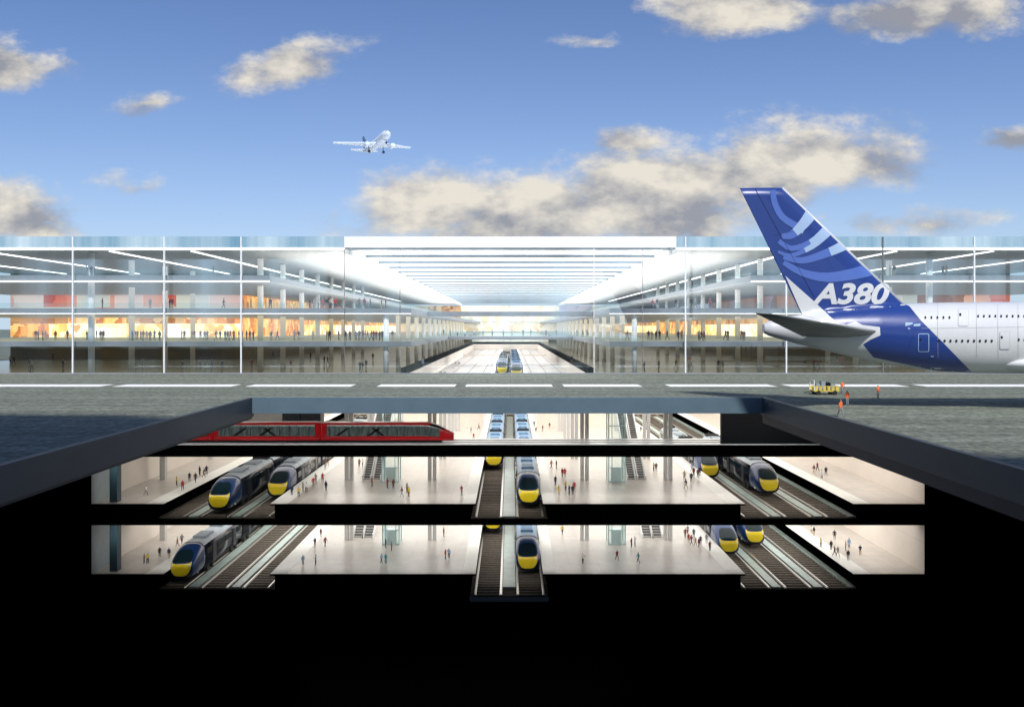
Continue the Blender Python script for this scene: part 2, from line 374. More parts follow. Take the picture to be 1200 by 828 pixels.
for px0, py0, z, rs, lab in ((431.5,561,ZA,22,'left escalator of the pair on upper left platform'), (441,561,ZA,22,'right escalator of the pair on upper left platform'),
                         (740.5,561,ZA,22,'left escalator of the pair on upper right platform'), (750,561,ZA,22,'right escalator of the pair on upper right platform'),
                         (420,629,ZB,9.2,'left escalator of the pair on lower left platform'), (432,629,ZB,9.2,'right escalator of the pair on lower left platform'),
                         (758,629,ZB,9.2,'left escalator of the pair on lower right platform'), (770,629,ZB,9.2,'right escalator of the pair on lower right platform')):
    Y = (HC-z)*F/(py0-CY); escalator(WX(px0,Y), Y, z, rs, lab)
# glazed screen on the upper platform, behind the monorail
for x0, x1, lab in ((-42, -9, 'slender white mullioned screen left of the central tracks, upper level'), (9, 42, 'slender white mullioned screen right of the central tracks, upper level')):
    t = thing('glazed_screen', lab, 'screen', (x0, 262, ZA), 'glazed screens beside the central tracks')
    k = 0; x = 0
    while x < x1-x0+.1:
        bxo('mullion', 'mull', t, x-.14, x+.14, 0, .3, 0, 22); x += 5.5
    bm = bmesh.new(); quad(bm, [(0,.15,0),(x1-x0,.15,0),(x1-x0,.15,22),(0,.15,22)]); build('glass_pane', bm, 'screenglass', t)
# ------------------------------------------------------------------ trains
M['tnavy'] = mat('train_navy', (.016, .018, .032), .25, var=.1, vscale=.5, coat=.5)
M['troof'] = mat('train_roof_grey', (.34, .39, .44), .45, var=.2, vscale=.7)
M['troofblue'] = mat('train_roof_blue', (.16, .30, .47), .4, var=.15, vscale=.7)
M['tyellow'] = mat('train_yellow', (.95, .72, .02), .45, var=.03, vscale=1)
M['twin'] = mat('train_glass', (.008, .022, .03), .12, spec=.3)
M['tdoor'] = mat('train_door', (.03, .033, .045), .3)
M['tlight'] = mat('train_headlight', (.85, .85, .8), .2)
M['tgrey'] = mat('train_underframe', (.03, .03, .03), .7)
M['ttrim'] = mat('train_blue_trim', (.012, .045, .16), .25, coat=.3)
NOSE = ((0,1.15,1.0,2.3),(.15,1.55,.75,2.7),(.45,1.82,.52,3.05),(.9,1.98,.42,3.4),(1.6,2.1,.36,3.8),(2.5,2.16,.32,4.25),(3.4,2.18,.3,4.58),(4.4,2.2,.3,4.84),(5.6,2.2,.3,5.0))  # s, half width, bottom, top
def nose_at(s):
    for a, b in zip(NOSE, NOSE[1:]):
        if s <= b[0]+1e-6:
            k = (s-a[0])/(b[0]-a[0]); return [a[i]+(b[i]-a[i])*k for i in range(1,4)]
    return NOSE[-1][1:]
def tsec(hw, zb, zt, th, off=0):              # th from the top, clockwise towards +x
    c, s = math.sin(th), math.cos(th); e = .62
    zc = (zb+zt)/2; hh = (zt-zb)/2
    return ((hw+off)*math.copysign(abs(c)**e, c), zc+(hh+off)*math.copysign(abs(s)**e, s))
def nose_pt(s, th, off=0):
    hw, zb, zt = nose_at(s); x, z = tsec(hw, zb, zt, th, off); return (x, s-off, z)
def patch(bm, s0f, s1f, t0, t1, ns, nt_, off, mi=0):
    g = []
    for j in range(nt_+1):
        th = t0+(t1-t0)*j/nt_
        a, b = s0f(j/nt_), s1f(j/nt_)
        g.append([bm.verts.new(nose_pt(a+(b-a)*i/ns, th, off)) for i in range(ns+1)])
    for j in range(nt_):
        for i in range(ns):
            f = bm.faces.new((g[j][i], g[j+1][i], g[j+1][i+1], g[j][i+1])); f.smooth = True; f.material_index = mi
def nose_s(x, z):
    lo_, hi = 0.0, 5.6
    def inside(q):
        hw, zb, zt = nose_at(q); zc = (zb+zt)/2; hh = (zt-zb)/2
        return abs(x/hw)**3.2+abs((z-zc)/hh)**3.2 <= 1
    if inside(0): return 0
    for _ in range(22):
        m_ = (lo_+hi)/2
        if inside(m_): hi = m_
        else: lo_ = m_
    return hi
def front_panel(name, poly, m, parent, off):
    bm = bmesh.new(); bm.faces.new([bm.verts.new((x, z, 0)) for x, z in poly]); bmesh.ops.triangulate(bm, faces=bm.faces[:])
    for ax in (0, 1):
        k = -2.305
        while k < 5:
            bmesh.ops.bisect_plane(bm, geom=bm.verts[:]+bm.edges[:]+bm.faces[:], plane_co=(k,0,0) if ax == 0 else (0,k,0), plane_no=(1,0,0) if ax == 0 else (0,1,0)); k += .2
    for v in bm.verts: x, z = v.co.x, v.co.y; v.co = (x*1.004, nose_s(x, z)-off, z+off*.4)
    for f in bm.faces: f.smooth = True
    return build(name, bm, m, parent)
def sym(pts): return pts+[(-x, z) for x, z in pts[::-1]]
def make_train(ncar, roofm, label, group):
    t = thing('passenger_train', label, 'train', (0,0,0), group)
    N_ = 40
    cab = bmesh.new(); ss = [0,.07,.15,.28,.45,.65,.9,1.2,1.6,2.0,2.5,3,3.4,3.9,4.4,5,5.6]
    loft(cab, [[nose_pt(q, 2*math.pi*i/N_) for i in range(N_)] for q in ss])
    cab = build('nose', cab, 'ttrim', t)
    front_panel('yellow_panel', sym([(.5,2.78),(1.0,2.80),(1.4,2.86),(1.66,3.08),(1.74,2.6),(1.66,2.1),(1.42,1.55),(1.05,1.15),(.5,.98)]), 'tyellow', cab, .05)
    front_panel('windscreen', sym([(.8,4.42),(1.25,4.2),(1.5,3.8),(1.58,3.3),(1.5,3.08),(1.05,2.93),(.5,2.90)]), 'twin', cab, .05)
    front_panel('front_skirt', sym([(.5,.90),(1.1,1.05),(1.5,1.45),(1.75,1.95),(1.85,1.5),(1.7,.9),(1.3,.55),(.6,.46)]), 'tnavy', cab, .06)
    for s in (-1, 1):
        front_panel('headlight', [(s*1.28,2.62),(s*1.58,2.74),(s*1.62,2.45),(s*1.36,2.36)], 'tlight', cab, .09)
        bm = bmesh.new(); x, y, z = nose_pt(2.2, R(s*112), .02); tube(bm, (x*.96, y, z-.1), (x*1.08, y, z-.1), .16, n=8); build('coupler_bolt', bm, 'tlight', cab)
    L_ = 20.0
    proto = None
    for k in range(ncar):
        y0 = 5.6 + k*(L_+.5)
        if proto:
            c = copy_tree(proto, t); c.location = (0, y0, 0); continue
        bm = bmesh.new()
        loft(bm, [[(*(lambda q: (q[0], y, q[1]))(tsec(2.2,.3,5.0,2*math.pi*i/N_)),) for i in range(N_)] for y in (.002, L_)])
        loft(bm, [[(q[0], y, q[1]) for q in (tsec(1.9,.6,4.6,2*math.pi*i/20) for i in range(20))] for y in (L_+.002, L_+.499)])
        c = build('carriage', bm, 'tnavy', t); c.location = (0, y0, 0); proto = c
        bm = bmesh.new()
        loft(bm, [[(q[0], y, q[1]) for q in (tsec(2.2,.3,5.0,R(-52+104*i/16),.03) for i in range(17))] for y in (.1, L_-.1)], cap=False, closed=False)
        build('roof', bm, roofm, c)
        for (ya, yb) in ((3.0,7.2),(11.4,15.6)):
            bm = bmesh.new(); box(bm, -1.15, 1.15, ya, yb, 5.02, 5.28)
            for q in range(4): box(bm, -1.0, 1.0, ya+.3+q*1.0, ya+.8+q*1.0, 5.283, 5.34)
            build('roof_unit', bm, 'tgrey' if False else roofm, c)
        bm = bmesh.new()
        for q in range(3): box(bm, -1.5, 1.5, 18.1+q*.6, 18.3+q*.6, 5.02, 5.42)
        for s in (-1, 1): tube(bm, (s*1.3,18,5.3), (s*.4,19.5,5.75), .07, n=6)
        build('pantograph', bm, 'tgrey', c)
        for s in (-1, 1):
            for (ya, yb) in ((.9,3.4),(6.0,10.0),(10.4,14.2),(17.1,19.2)):
                bm = bmesh.new(); box(bm, s*2.19-.05, s*2.19+.05, ya, yb, 2.75, 3.75); build('window', bm, 'twin', c)
            for ya in (3.8, 14.8):
                bm = bmesh.new(); box(bm, s*2.2-.05, s*2.2+.05, ya, ya+1.7, .9, 3.85); d = build('door', bm, 'tdoor', c)
        bm = bmesh.new()
        for yb in (2.2, 4.6, 15.0, 17.4):
            tube(bm, (-1.9,yb,.35), (1.9,yb,.35), .5, n=12)
        box(bm, -1.6, 1.6, 1.2, 18.5, .25, .7); build('bogies', bm, 'tgrey', c)
    return t
GT = 'trains standing in the station halls'
p_grey = make_train(4, 'troof', '', GT)
p_short = make_train(2, 'troof', '', GT)
p_blue = make_train(7, 'troofblue', '', GT)
used = set()
def place_train(p, x, y, zb, label, s=1):
    t = p if p.name not in used else copy_tree(p)
    used.add(p.name); t.location = (x, y, zb+.42); t.scale = (1.18*s, 1.08*s, 1.28*s); t['label'] = label
place_train(p_grey, -57.8, 152, BA, 'navy train with yellow nose, left and nearer of two trains in upper left bay')
place_train(p_grey, -49.7, 163.5, BA, 'navy train with yellow nose, right of the two trains in upper left bay')
place_train(p_short, 48.2, 185, BA, 'navy train, farther and left of the two trains in upper right bay')
place_train(p_short, 56.6, 167.5, BA, 'navy train with grey roof, nearer of the two trains in upper right bay')
place_train(p_grey, -65.6, 152.6, BB, 'lone navy train with yellow nose in the left bay of the lower level')
place_train(p_grey, 48.4, 169.5, BB, 'navy train nearer the platform edge, left of two in lower right bay')
place_train(p_grey, 56.5, 177, BB, 'navy train on the middle track, right of two in lower right bay')
place_train(p_blue, -4.3, 199, BA, 'blue roofed train far back on left central track, upper level')
place_train(p_blue, 3.75, 156.5, BA, 'blue roofed train close up on right central track, upper level')
place_train(p_blue, -4.3, 189, BB, 'blue roofed train far back on left central track, lower level')
place_train(p_blue, 3.6, 157.5, BB, 'blue roofed train close up on right central track, lower level')
# ------------------------------------------------------------------ monorail bridge and red monorail
ZM = -13.67
t = thing('monorail_bridge', 'black monorail bridge with pale glossy deck crossing above the upper platforms', 'bridge', (0, Y0, ZM))
bxo('girder', 'section', t, XL, XR, 0, 7.5, -2.5, -.2)
bxo('deck', 'guide', t, -70, 62, .004, 7.5, -.197, 0)
bxo('running_rail', 'rail', t, -70, 62, 2.2, 2.5, .003, .12)
bxo('running_rail', 'rail', t, -70, 62, 5.0, 5.3, .003, .12)
M['red'] = mat('monorail_red', (.46, .010, .016), .3, var=.15, vscale=.6, coat=.2)
M['mglass'] = mat('monorail_glass', (.02, .03, .032), .12, rgb2=(.12, .16, .155), vscale=1.9, stretch=(1,1,.25), spec=.3, emit=(.55,.68,.66), estr=.02)
M['mblack'] = mat('monorail_black', (.01,.01,.012), .3)
def msec(k, th, off=0, drop=0):      # k = scale towards the nose, th around the section; y across, z up
    c, s = math.sin(th), math.cos(th); e = .45
    return ((1.7+off)*math.copysign(abs(c)**e, c), 2.05+(1.85+off)*math.copysign(abs(s)**e, s))
mono = thing('monorail_train', 'red articulated monorail with dark glass band on the bridge', 'monorail', (0, Y0+2.9, ZM+.1))
def mono_car(x0, x1, nose=False):
    Lc = x1-x0
    bm = bmesh.new(); rings = []
    prof = [(0,0),(Lc-6.5,0),(Lc-5,.05),(Lc-3.5,.22),(Lc-2,.5),(Lc-1,.72),(Lc-.3,.88),(Lc,.95)] if nose else [(0,.0),(Lc,.0)]
    def tf(u, q, k):       # taper: roof slopes down towards a low nose
        y, z = q
        return (x0+u, y*(1-.45*k), .25+(z-.25)*(1-.62*k))
    for u, k in prof: rings.append([tf(u, msec(1, 2*math.pi*i/36), k) for i in range(36)])
    loft(bm, rings)
    car = build('car_body', bm, 'red', mono)
    end = Lc-2.6 if nose else Lc-.9
    for s in (-1, 1):
        bm = bmesh.new(); us = [.9+(end-.9)*i/24 for i in range(25)]
        def kk(u):
            for a, b in zip(prof, prof[1:]):
                if u <= b[0]: return a[1]+(b[1]-a[1])*(u-a[0])/(b[0]-a[0])
            return prof[-1][1]
        ths = [R(s*(58+i*40/6)) for i in range(7)]
        loft(bm, [[tf(u, msec(1, th, .035), kk(u)) for th in ths] for u in us], cap=False, closed=False)
        w = build('window_band', bm, 'mglass', car)
        bm = bmesh.new()
        yo = s*1.75
        for u0 in ([Lc*.18, Lc*.42] if not nose else [Lc*.10, Lc*.34]):
            for q, sg in ((0,1),(3.0,-1)) if u0 > 4 else ((0,1),):
                pts = [(u0+q,1.35),(u0+q+.7,1.35),(u0+q+.7+sg*2.2,2.9),(u0+q+sg*2.2,2.9)]
                quad(bm, [(x0+u, yo-s*.006+s*.03, z) for u, z in pts])
        u = 1.5
        while u < end-3:
            quad(bm, [(x0+u, yo+s*.02, 1.3),(x0+u+.1, yo+s*.02, 1.3),(x0+u+.1, yo+s*.02, 2.95),(x0+u, yo+s*.02, 2.95)]); u += 1.9
        if nose:
            pts = [(Lc-6.3,2.75),(Lc-5.9,2.85),(Lc-3.0,1.5),(Lc-3.0,1.25),(Lc-3.8,1.25)]
        build('window_bars', bm, 'mblack', car)
    if nose:
        bm = bmesh.new()
        ths = [R(-58+116*i/12) for i in range(13)]
        loft(bm, [[tf(u, msec(1, th, .04), kk(u)) for th in ths] for u in (Lc-4.6,Lc-4,Lc-3.2,Lc-2.4,Lc-1.7)], cap=False, closed=False)
        build('windscreen', bm, 'mblack', car)
    return car
xn = WX(531, Y0+1.2); xj1 = WX(376, Y0+1.2); xj2 = WX(249, Y0+1.2); xj3 = WX(122, Y0+1.2)
mono_car(xj1+.25, xn, True); mono_car(xj2+.25, xj1-.25); mono_car(xj3+.25, xj2-.25)
for x in (xj1, xj2):
    bm = bmesh.new(); loft(bm, [[(xx, q[0]*.86, .25+(q[1]-.25)*.93) for q in (msec(1, 2*math.pi*i/24) for i in range(24))] for xx in (x-.249, x+.249)])
    build('gangway', bm, 'red', mono)
bxo('skirt', 'mblack', mono, xj3+.3, xn-2.2, -1.35, 1.35, .02, .30)
# ------------------------------------------------------------------ terminal
ZR, ZP = 24.67, 26.83
Z4, Z3, Z2 = 19.33, 12.83, 6.33
XT = 140.0
T = thing('airport_terminal', 'long glass fronted airport terminal with three bright floors and white roof over central atrium', 'terminal', (0, Y0, 0))
def tp(name, m, x0, x1, y0, y1, z0, z1, parent=None, **k): return bxo(name, m, parent or T, x0, x1, y0-Y0, y1-Y0, z0, z1, **k)
# ground floor with its opening
bm = bmesh.new()
sheet_with_hole(bm, -XT, XT, 0, 355, PX0, PX1, -1e-6, PY1-Y0, .004)
build('ground_floor', bm, 'hallfloor', T)
bm = bmesh.new()
sheet_with_hole(bm, -XT, XT, .02, 355, PX0, PX1, .02, PY1-Y0, -2.25)
build('ground_slab_soffit', bm, 'soffit', T)
tp('ground_slab_edge', 'section', -XT, XT, Y0-.01, Y0+.02, -2.3, -.004)
# floors
for s, nm in ((-1,'left'), (1,'right')):
    for z, xi, dz in ((Z2,19.5,1.0), (Z3,19.5,1.0), (Z4,47.3,1.15)):
        a, b = sorted((s*xi, s*XT))
        sl = tp('floor_slab', 'slabedge', a, b, Y0+1.0, 503, z-dz, z)
        tp('soffit', 'soffit', a+.05, b-.05, Y0+1.2, 502, z-dz-.03, z-dz-.004, None)
        bm = bmesh.new(); x = s*(xi+.15)
        quad(bm, [(x,1.2,z),(x,352,z),(x,352,z+1.1),(x,1.2,z+1.1)])
        quad(bm, [(a,1.15,z),(b,1.15,z),(b,1.15,z+1.1),(a,1.15,z+1.1)])
        build('balustrade', bm, 'balus', T)
        if z > 10: tp('edge_light', 'lamp', a, b, Y0+(.75 if z > 15 else .9), Y0+.98, z-dz-(.2 if z > 15 else .1), z-dz-.02)
    a, b = sorted((s*32.5, s*XT))
    tp('roof_slab', 'soffit', a, b, Y0+.2, 503, ZR-.5, ZR)
    tp('roof_edge_light', 'lamp', a, b, Y0-.1, Y0+.19, ZR-.46, ZR-.1)
    # parapet of pale blue glass with a thin white coping
    tp('parapet', 'parapet', a, b, Y0-.05, Y0+.15, ZR+.02, ZP)
    tp('atrium_edge_beam', 'white', *sorted((s*32.5, s*31.6)), Y0+.3, 503, ZR-1.2, ZR+.9)
tp('bridge_slab', 'slabedge', -19.4, 19.4, 181, 189, Z3-1.0, Z3)
tp('bridge_slab', 'slabedge', -19.4, 19.4, 240, 250, Z2-1.0, Z2)
bm = bmesh.new(); quad(bm, [(-19.4,90.2,Z2),(19.4,90.2,Z2),(19.4,90.2,Z2+1.6),(-19.4,90.2,Z2+1.6)]); build('balustrade', bm, 'balus', T)
# central fascia and skylight
tp('fascia', 'fascia', -32.45, 32.45, Y0-.06, Y0+.25, ZR-.02, ZP)
YS = [152.5+16.0*k for k in range(22)]
for k in range(22):
    y0, y1 = YS[k], (YS[k+1] if k < 21 else 503)
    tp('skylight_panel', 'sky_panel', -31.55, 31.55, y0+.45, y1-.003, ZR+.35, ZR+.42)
    tp('skylight_beam', 'beam', -31.55, 31.55, y0, y0+.44, ZR-.2, ZR+.5)
# side ceiling light strips running back into the building
for px in (-27, 124, 221, 937, 1055, 1170, -150, 1290):
    x = WX(px, Y0); tp('ceiling_light', 'lamp', x-.45, x+.45, Y0+2, 440, ZR-.62, ZR-.503)
# walls at the back
WB, XS = 215.0, 75.0
GC = [(.9,.45,.12),(1,.62,.18),(1,.80,.38),(1,.93,.70)]
M['shop_y'] = shop_mat('lit_shop_yellow', [(.55,.22,.04),(.95,.55,.12),(1,.76,.28),(1,.90,.58),(1,.96,.80)], 1.0, sx=.5, sz=.5)
M['shop_w'] = shop_mat('lit_shop_white', [(.9,.62,.25),(1,.85,.5),(1,.95,.78),(1,.98,.9)], 1.25)
M['shop_o'] = shop_mat('lit_shop_orange', [(.35,.09,.02),(.75,.28,.06),(.95,.55,.15),(1,.80,.4)], .85, sx=.6, sz=.4)
M['shop_t'] = shop_mat('lit_shop_tan', [(.30,.10,.03),(.55,.25,.09),(.72,.45,.20),(.85,.66,.38)], .6, sx=.3, sz=.3)
M['shop_e'] = shop_mat('lit_shop_cream', [(.70,.52,.30),(.85,.74,.55),(.9,.86,.74),(.9,.88,.84)], .42, sx=.3, sz=.3)
M['shop_r'] = shop_mat('lit_shop_red', [(.42,.04,.02),(.72,.12,.07),(.80,.30,.20),(.85,.55,.42)], .5, sx=.12, sz=.1)
M['shop_p'] = shop_mat('lit_shop_pink', [(.62,.14,.12),(.78,.36,.30),(.82,.62,.56),(.84,.80,.76)], .5, sx=.10, sz=.08)
M['shop_g'] = shop_mat('lit_shop_pale', [(.55,.62,.60),(.75,.78,.74),(.82,.82,.78),(.85,.80,.62)], .40, sx=.10, sz=.08)
M['shop_b'] = shop_mat('lit_shop_brown', [(.16,.04,.02),(.32,.09,.04),(.45,.20,.10),(.38,.30,.45)], .35, sx=.16, sz=.2)
M['shop_v'] = shop_mat('lit_shop_violet', [(.50,.45,.62),(.60,.58,.75),(.75,.72,.82),(.6,.5,.6)], .40, sx=.16, sz=.12)
def walls(z0, z1, seq_l, seq_r, sside_l, sside_r, nm):
    for s, seq, side in ((-1, seq_l, sside_l), (1, seq_r, sside_r)):
        n = len(seq); w = (XT-XS)/n
        for i, m in enumerate(seq):            # ordered from the centre outwards
            a, b = sorted((s*(XS+i*w+.06), s*(XS+(i+1)*w-.06)))
            tp('shopfront' if m.startswith('shop') else 'back_wall', m, a, b, WB, WB+.5, z0, z1)
        n = len(side); L_ = (503-WB)/n
        for i, m in enumerate(side):
            a, b = sorted((s*XS, s*(XS+.5)))
            tp('shopfront' if m.startswith('shop') else 'side_wall', m, a, b, WB+i*L_+.05, WB+(i+1)*L_-.05, z0, z1)
walls(.01, Z2-1.04, ['hallback']*3, ['hallback']*3, ['hallback']*4, ['hallback']*4, 'g')
walls(Z2+3.9, Z3-1.04, ['shop_o','shop_t','shop_o','shop_t'], ['shop_t','shop_o','shop_t'], ['shop_o','shop_t','shop_o'], ['shop_t','shop_o','shop_t'], '1')
walls(Z2+.01, Z2+3.85, ['shop_y','shop_w','shop_y','shop_w','shop_y','shop_o'], ['shop_y','shop_w','shop_y','shop_o'], ['shop_o','shop_y','shop_w','shop_y','shop_w'], ['shop_w','shop_y','shop_o','shop_y','shop_w'], '1')
walls(Z3+2.0, Z4-1.2, ['shop_p','shop_g','shop_r','shop_p','shop_g','shop_r','shop_p'], ['shop_b','shop_b','shop_g','shop_b','shop_r'], ['shop_o','shop_p','shop_o','shop_y'], ['shop_b','shop_v','shop_b','shop_v'], '2')
walls(Z3+.01, Z3+1.96, ['shop_g','shop_p','shop_g'], ['shop_b','shop_g'], ['shop_o','shop_g','shop_y'], ['shop_b','shop_v'], '2')
walls(Z4+.01, ZR-.52, ['greyback']*3, ['greyback']*3, ['greyback']*4, ['greyback']*4, '3')
for (z0, z1, seq) in ((.01, Z2-.5, ['shop_g','hallback','shop_g','shop_g','hallback','shop_g']), (Z2, Z3-.5, ['shop_e']*6), (Z3, ZR-1.3, ['shop_e','shop_t','shop_e','shop_e','shop_e','shop_v','shop_e'])):
    w = 2*XS/len(seq)
    for i, m in enumerate(seq): tp('end_shopfront' if m.startswith('shop') else 'end_wall', m, -XS+i*w, -XS+(i+1)*w-.1, 502.4, 503, z0, z1)
# atrium and hall columns
for s in (-1, 1):
    for k in range(16):
        y = 150.9+16.4*k
        bm = bmesh.new(); tube(bm, (s*24.6, y-Y0+1.4, .004), (s*24.6, y-Y0+1.4, Z3-1.0), .55, n=14); build('column', bm, 'white', T)
    for k in range(8):
        bm = bmesh.new(); tube(bm, (s*54, 17+16.4*k-1, .004), (s*54, 17+16.4*k-1, ZR-.5), .62, n=14); build('column', bm, 'white', T)
    for k in range(4):
        bm = bmesh.new(); tube(bm, (s*84, 4+16.4*k, .004), (s*84, 4+16.4*k, ZR-.5), .62, n=14); build('column', bm, 'white', T)
# glazed facade: bays and mullions
ml = [(-250,'mull'),(-140,'mull'),(-30,'mull'),(86,'mull'),(193,'mull'),(283,'mull'),(404,'mulldark'),(469,'mulldark'),(696,'mull'),(753,'mulldark'),(803,'mull'),(921,'mull'),(1034,'mulldark'),(1141,'mull'),(1250,'mull'),(1360,'mull'),(1437,'mull')]
xsM = [WX(p, Y0) for p, _ in ml]
for (p, m), x in zip(ml, xsM): tp('mullion', m, x-(.05 if p in (404,469,696,753) else .13), x+(.05 if p in (404,469,696,753) else .13), Y0-.32, Y0+.0, .01, ZP-.1 if (p < 403 or p > 792) else ZR-.1)
for a, b in zip(xsM, xsM[1:]):
    bm = bmesh.new(); quad(bm, [(a+.17,-.2,.02),(b-.17,-.2,.02),(b-.17,-.2,ZR-.05),(a+.17,-.2,ZR-.05)]); build('glass_pane', bm, 'glass', T)
tp('facade_sill', 'slabedge', -XT, XT, Y0-.5, Y0-.05, .004, .22)
# sunken track hall in the atrium
M['pitfloor'] = mat('pale_pink_tiles', (.50, .44, .40), .5, var=.05, vscale=.4)
M['slatedark'] = mat('dark_slate_frame', (.010, .014, .017), .9, spec=.05)
t = thing('sunken_track_hall', 'pale tiled sunken track hall behind the dark framed opening in the atrium floor', 'track hall', (0, Y0, -4))
for a, b in ((PX0,-5.4),(4.6,PX1)): 
    bxo('platform', 'pitfloor', t, a, b, .05, PY1-Y0, -.1, 1.0)
    bm = bmesh.new(); x = a+1
    while x < b: box(bm, x-.12, x+.12, .05, PY1-Y0, 1.003, 1.012); x += 4
    y = 6
    while y < PY1-Y0: box(bm, a, b, y-.3, y+.3, 1.014, 1.02); y += 14
    build('tile_joints', bm, 'bulkgrey', t)
bxo('edge_strip', 'strip', t, -5.4, -4.1, .05, PY1-Y0, -.1, 1.05)
bxo('edge_strip', 'strip', t, 3.3, 4.6, .05, PY1-Y0, -.1, 1.05)
bxo('track_bed', 'ballast', t, -4.1, 3.3, .05, PY1-Y0, -.5, -.05)
bxo('end_wall', 'cream', t, PX0, PX1, PY1-Y0, PY1-Y0+.4, -.1, 3.9)
bxo('side_wall', 'cream', t, PX0-.4, PX0, .05, PY1-Y0, -.1, 3.9)
bxo('side_wall', 'cream', t, PX1, PX1+.4, .05, PY1-Y0, -.1, 3.9)
for d in ((PX0-1.1, PX0, 0.05, PY1-Y0, 3.97, 5.2), (PX1, PX1+1.1, 0.05, PY1-Y0, 3.97, 5.2), (PX0-1.1, PX1+1.1, PY1-Y0, PY1-Y0+.7, 3.97, 5.2)): bxo('opening_frame', 'slatedark', t, *d)
place_train(p_grey, -2.2, 205, -4.4, 'grey roofed train on the left track inside the sunken atrium hall', .66)
place_train(p_blue, 1.5, 190, -4.4, 'blue roofed train on the right track inside the sunken atrium hall', .66)
# ------------------------------------------------------------------ unseen canopy added behind the viewer to shade the near apron
t = thing('shade_canopy', 'long unseen roof added behind the viewer to shade the near apron', 'canopy', (0, -10, 0))
bm = bmesh.new()
vs = [(-260,-60),(260,-60),(260,34),(44,24),(10,32),(-34,50),(-260,62)]
zc = 42.0
a = [bm.verts.new((x,y,zc)) for x, y in vs]; b = [bm.verts.new((x,y,zc+.8)) for x, y in vs]
bm.faces.new(a[::-1]); bm.faces.new(b)
for i in range(7): bm.faces.new((a[i],a[(i+1)%7],b[(i+1)%7],b[i]))
build('roof', bm, 'slabedge', t)
for x in (-220,-150,-80,80,150,220):
    bm = bmesh.new(); tube(bm, (x,-30,.01), (x,-30,zc), .8, n=12); build('column', bm, 'white', t)
# ------------------------------------------------------------------ big jet at the right
YJ = 86.0
M['jwhite'] = mat('aircraft_white', (.64, .66, .68), .32, var=.05, vscale=.25, coat=.2)
M['jblue'] = mat('aircraft_blue', (.016, .048, .235), .32, var=.06, vscale=.12, coat=.4)
M['jmid'] = mat('aircraft_mid_blue', (.085, .16, .50), .3, coat=.3)
M['jlight'] = mat('aircraft_light_blue', (.36, .50, .72), .3, coat=.3)
M['jgrey'] = mat('aircraft_grey', (.36, .38, .38), .4, rgb2=(.20, .215, .22), vscale=.35)
M['jdark'] = mat('aircraft_window', (.02, .025, .04), .2)
M['jline'] = mat('aircraft_line', (.52, .55, .60), .5)
FS = [(1500,353.5,437,),(1300,353.5,437.5),(1200,353.5,437.5),(1140,354,437),(1110,354.3,435.5),(1080,355,432.5),(1050,356,428),(1020,357.5,422.5),(990,360.5,416),(960,364.5,409),(935,369,403),(915,373,397.5),(900,376.3,393),(894.5,379.5,390)]
FSw = [(WX(a,YJ), HC-(b-CY)*YJ/F, HC-(c-CY)*YJ/F) for a,b,c in FS]
def fus(x):                               # zc, half height, half width at x
    for p, q in zip(FSw, FSw[1:]):
        if x >= q[0]:
            k = (x-q[0])/(p[0]-q[0]); zt = q[1]+(p[1]-q[1])*k; zb = q[2]+(p[2]-q[2])*k
            hh = (zt-zb)/2; return (zt+zb)/2, hh, hh*.86
    return None
P2 = lambda u, v: (860+u/3.185, 200+v/3.185)       # enlarged crop coordinates of the photo -> photo pixels
def toW(p): return ((p[0]-CX)*YJ/F, HC-(p[1]-CY)*YJ/F)
fTE0, fTE1, fLE0, fLE1 = toW(P2(22,65)), toW(P2(262,555)), toW(P2(183,65)), toW(P2(640,505))
def fin_half(x, z):
    k = (fTE0[1]-z)/(fTE0[1]-fTE1[1]); xt = fTE0[0]+(fTE1[0]-fTE0[0])*k
    k2 = (fLE0[1]-z)/(fLE0[1]-fLE1[1]); xl = fLE0[0]+(fLE1[0]-fLE0[0])*k2
    if xl-xt < .2: return None
    c = (x-xt)/(xl-xt)
    if c < -.005 or c > 1.005 or z > fTE0[1]+.05: return None
    c = min(1, max(0, c)); s = 1-c                       # s = 0 at the leading edge
    tk = .09*(xl-xt)
    return max(.02, 5*tk*(.2969*math.sqrt(s)-.126*s-.3516*s*s+.2843*s**3-.1036*s**4))
def near_y(x, z):
    best = 0
    f = fus(x)
    if f:
        q = 1-((z-f[0])/f[1])**2
        if q > 0: best = max(best, f[2]*math.sqrt(q))
    h = fin_half(x, z)
    if h: best = max(best, h)
    return best
jet = thing('jet_airliner', 'huge white jet airliner with blue striped tail fin parked on the apron', 'airliner', (0, YJ, 0))
bm = bmesh.new(); n = 64
xs = []
for p, q in zip(FSw, FSw[1:]):
    for i in range(4): xs.append(p[0]+(q[0]-p[0])*i/4)
xs.append(FSw[-1][0]+.001)
loft(bm, [[(x, fus(x)[2]*math.sin(2*math.pi*i/n), fus(x)[0]+fus(x)[1]*math.cos(2*math.pi*i/n)) for i in range(n)] for x in xs])
fu = build('fuselage', bm, 'jwhite', jet)
bm = bmesh.new(); rings = []
for i in range(17):
    k = i/16; zt = fTE0[1]+(fTE1[1]-fTE0[1])*k
    kl = (fLE0[1]-zt)/(fLE0[1]-fLE1[1])
    xt = fTE0[0]+(fTE1[0]-fTE0[0])*k; xl = fLE0[0]+(fLE1[0]-fLE0[0])*kl
    cs = [.5-.5*math.cos(math.pi*j/14) for j in range(15)]
    pts = []
    for c in cs:
        h = fin_half(xt+(xl-xt)*c, min(zt, fTE0[1])) or .02; pts.append((xt+(xl-xt)*c, h, zt))
    rings.append([(x,-h,z) for x,h,z in pts]+[(x,h,z) for x,h,z in pts[::-1]])
loft(bm, rings); fin = build('tail_fin', bm, 'jblue', jet)
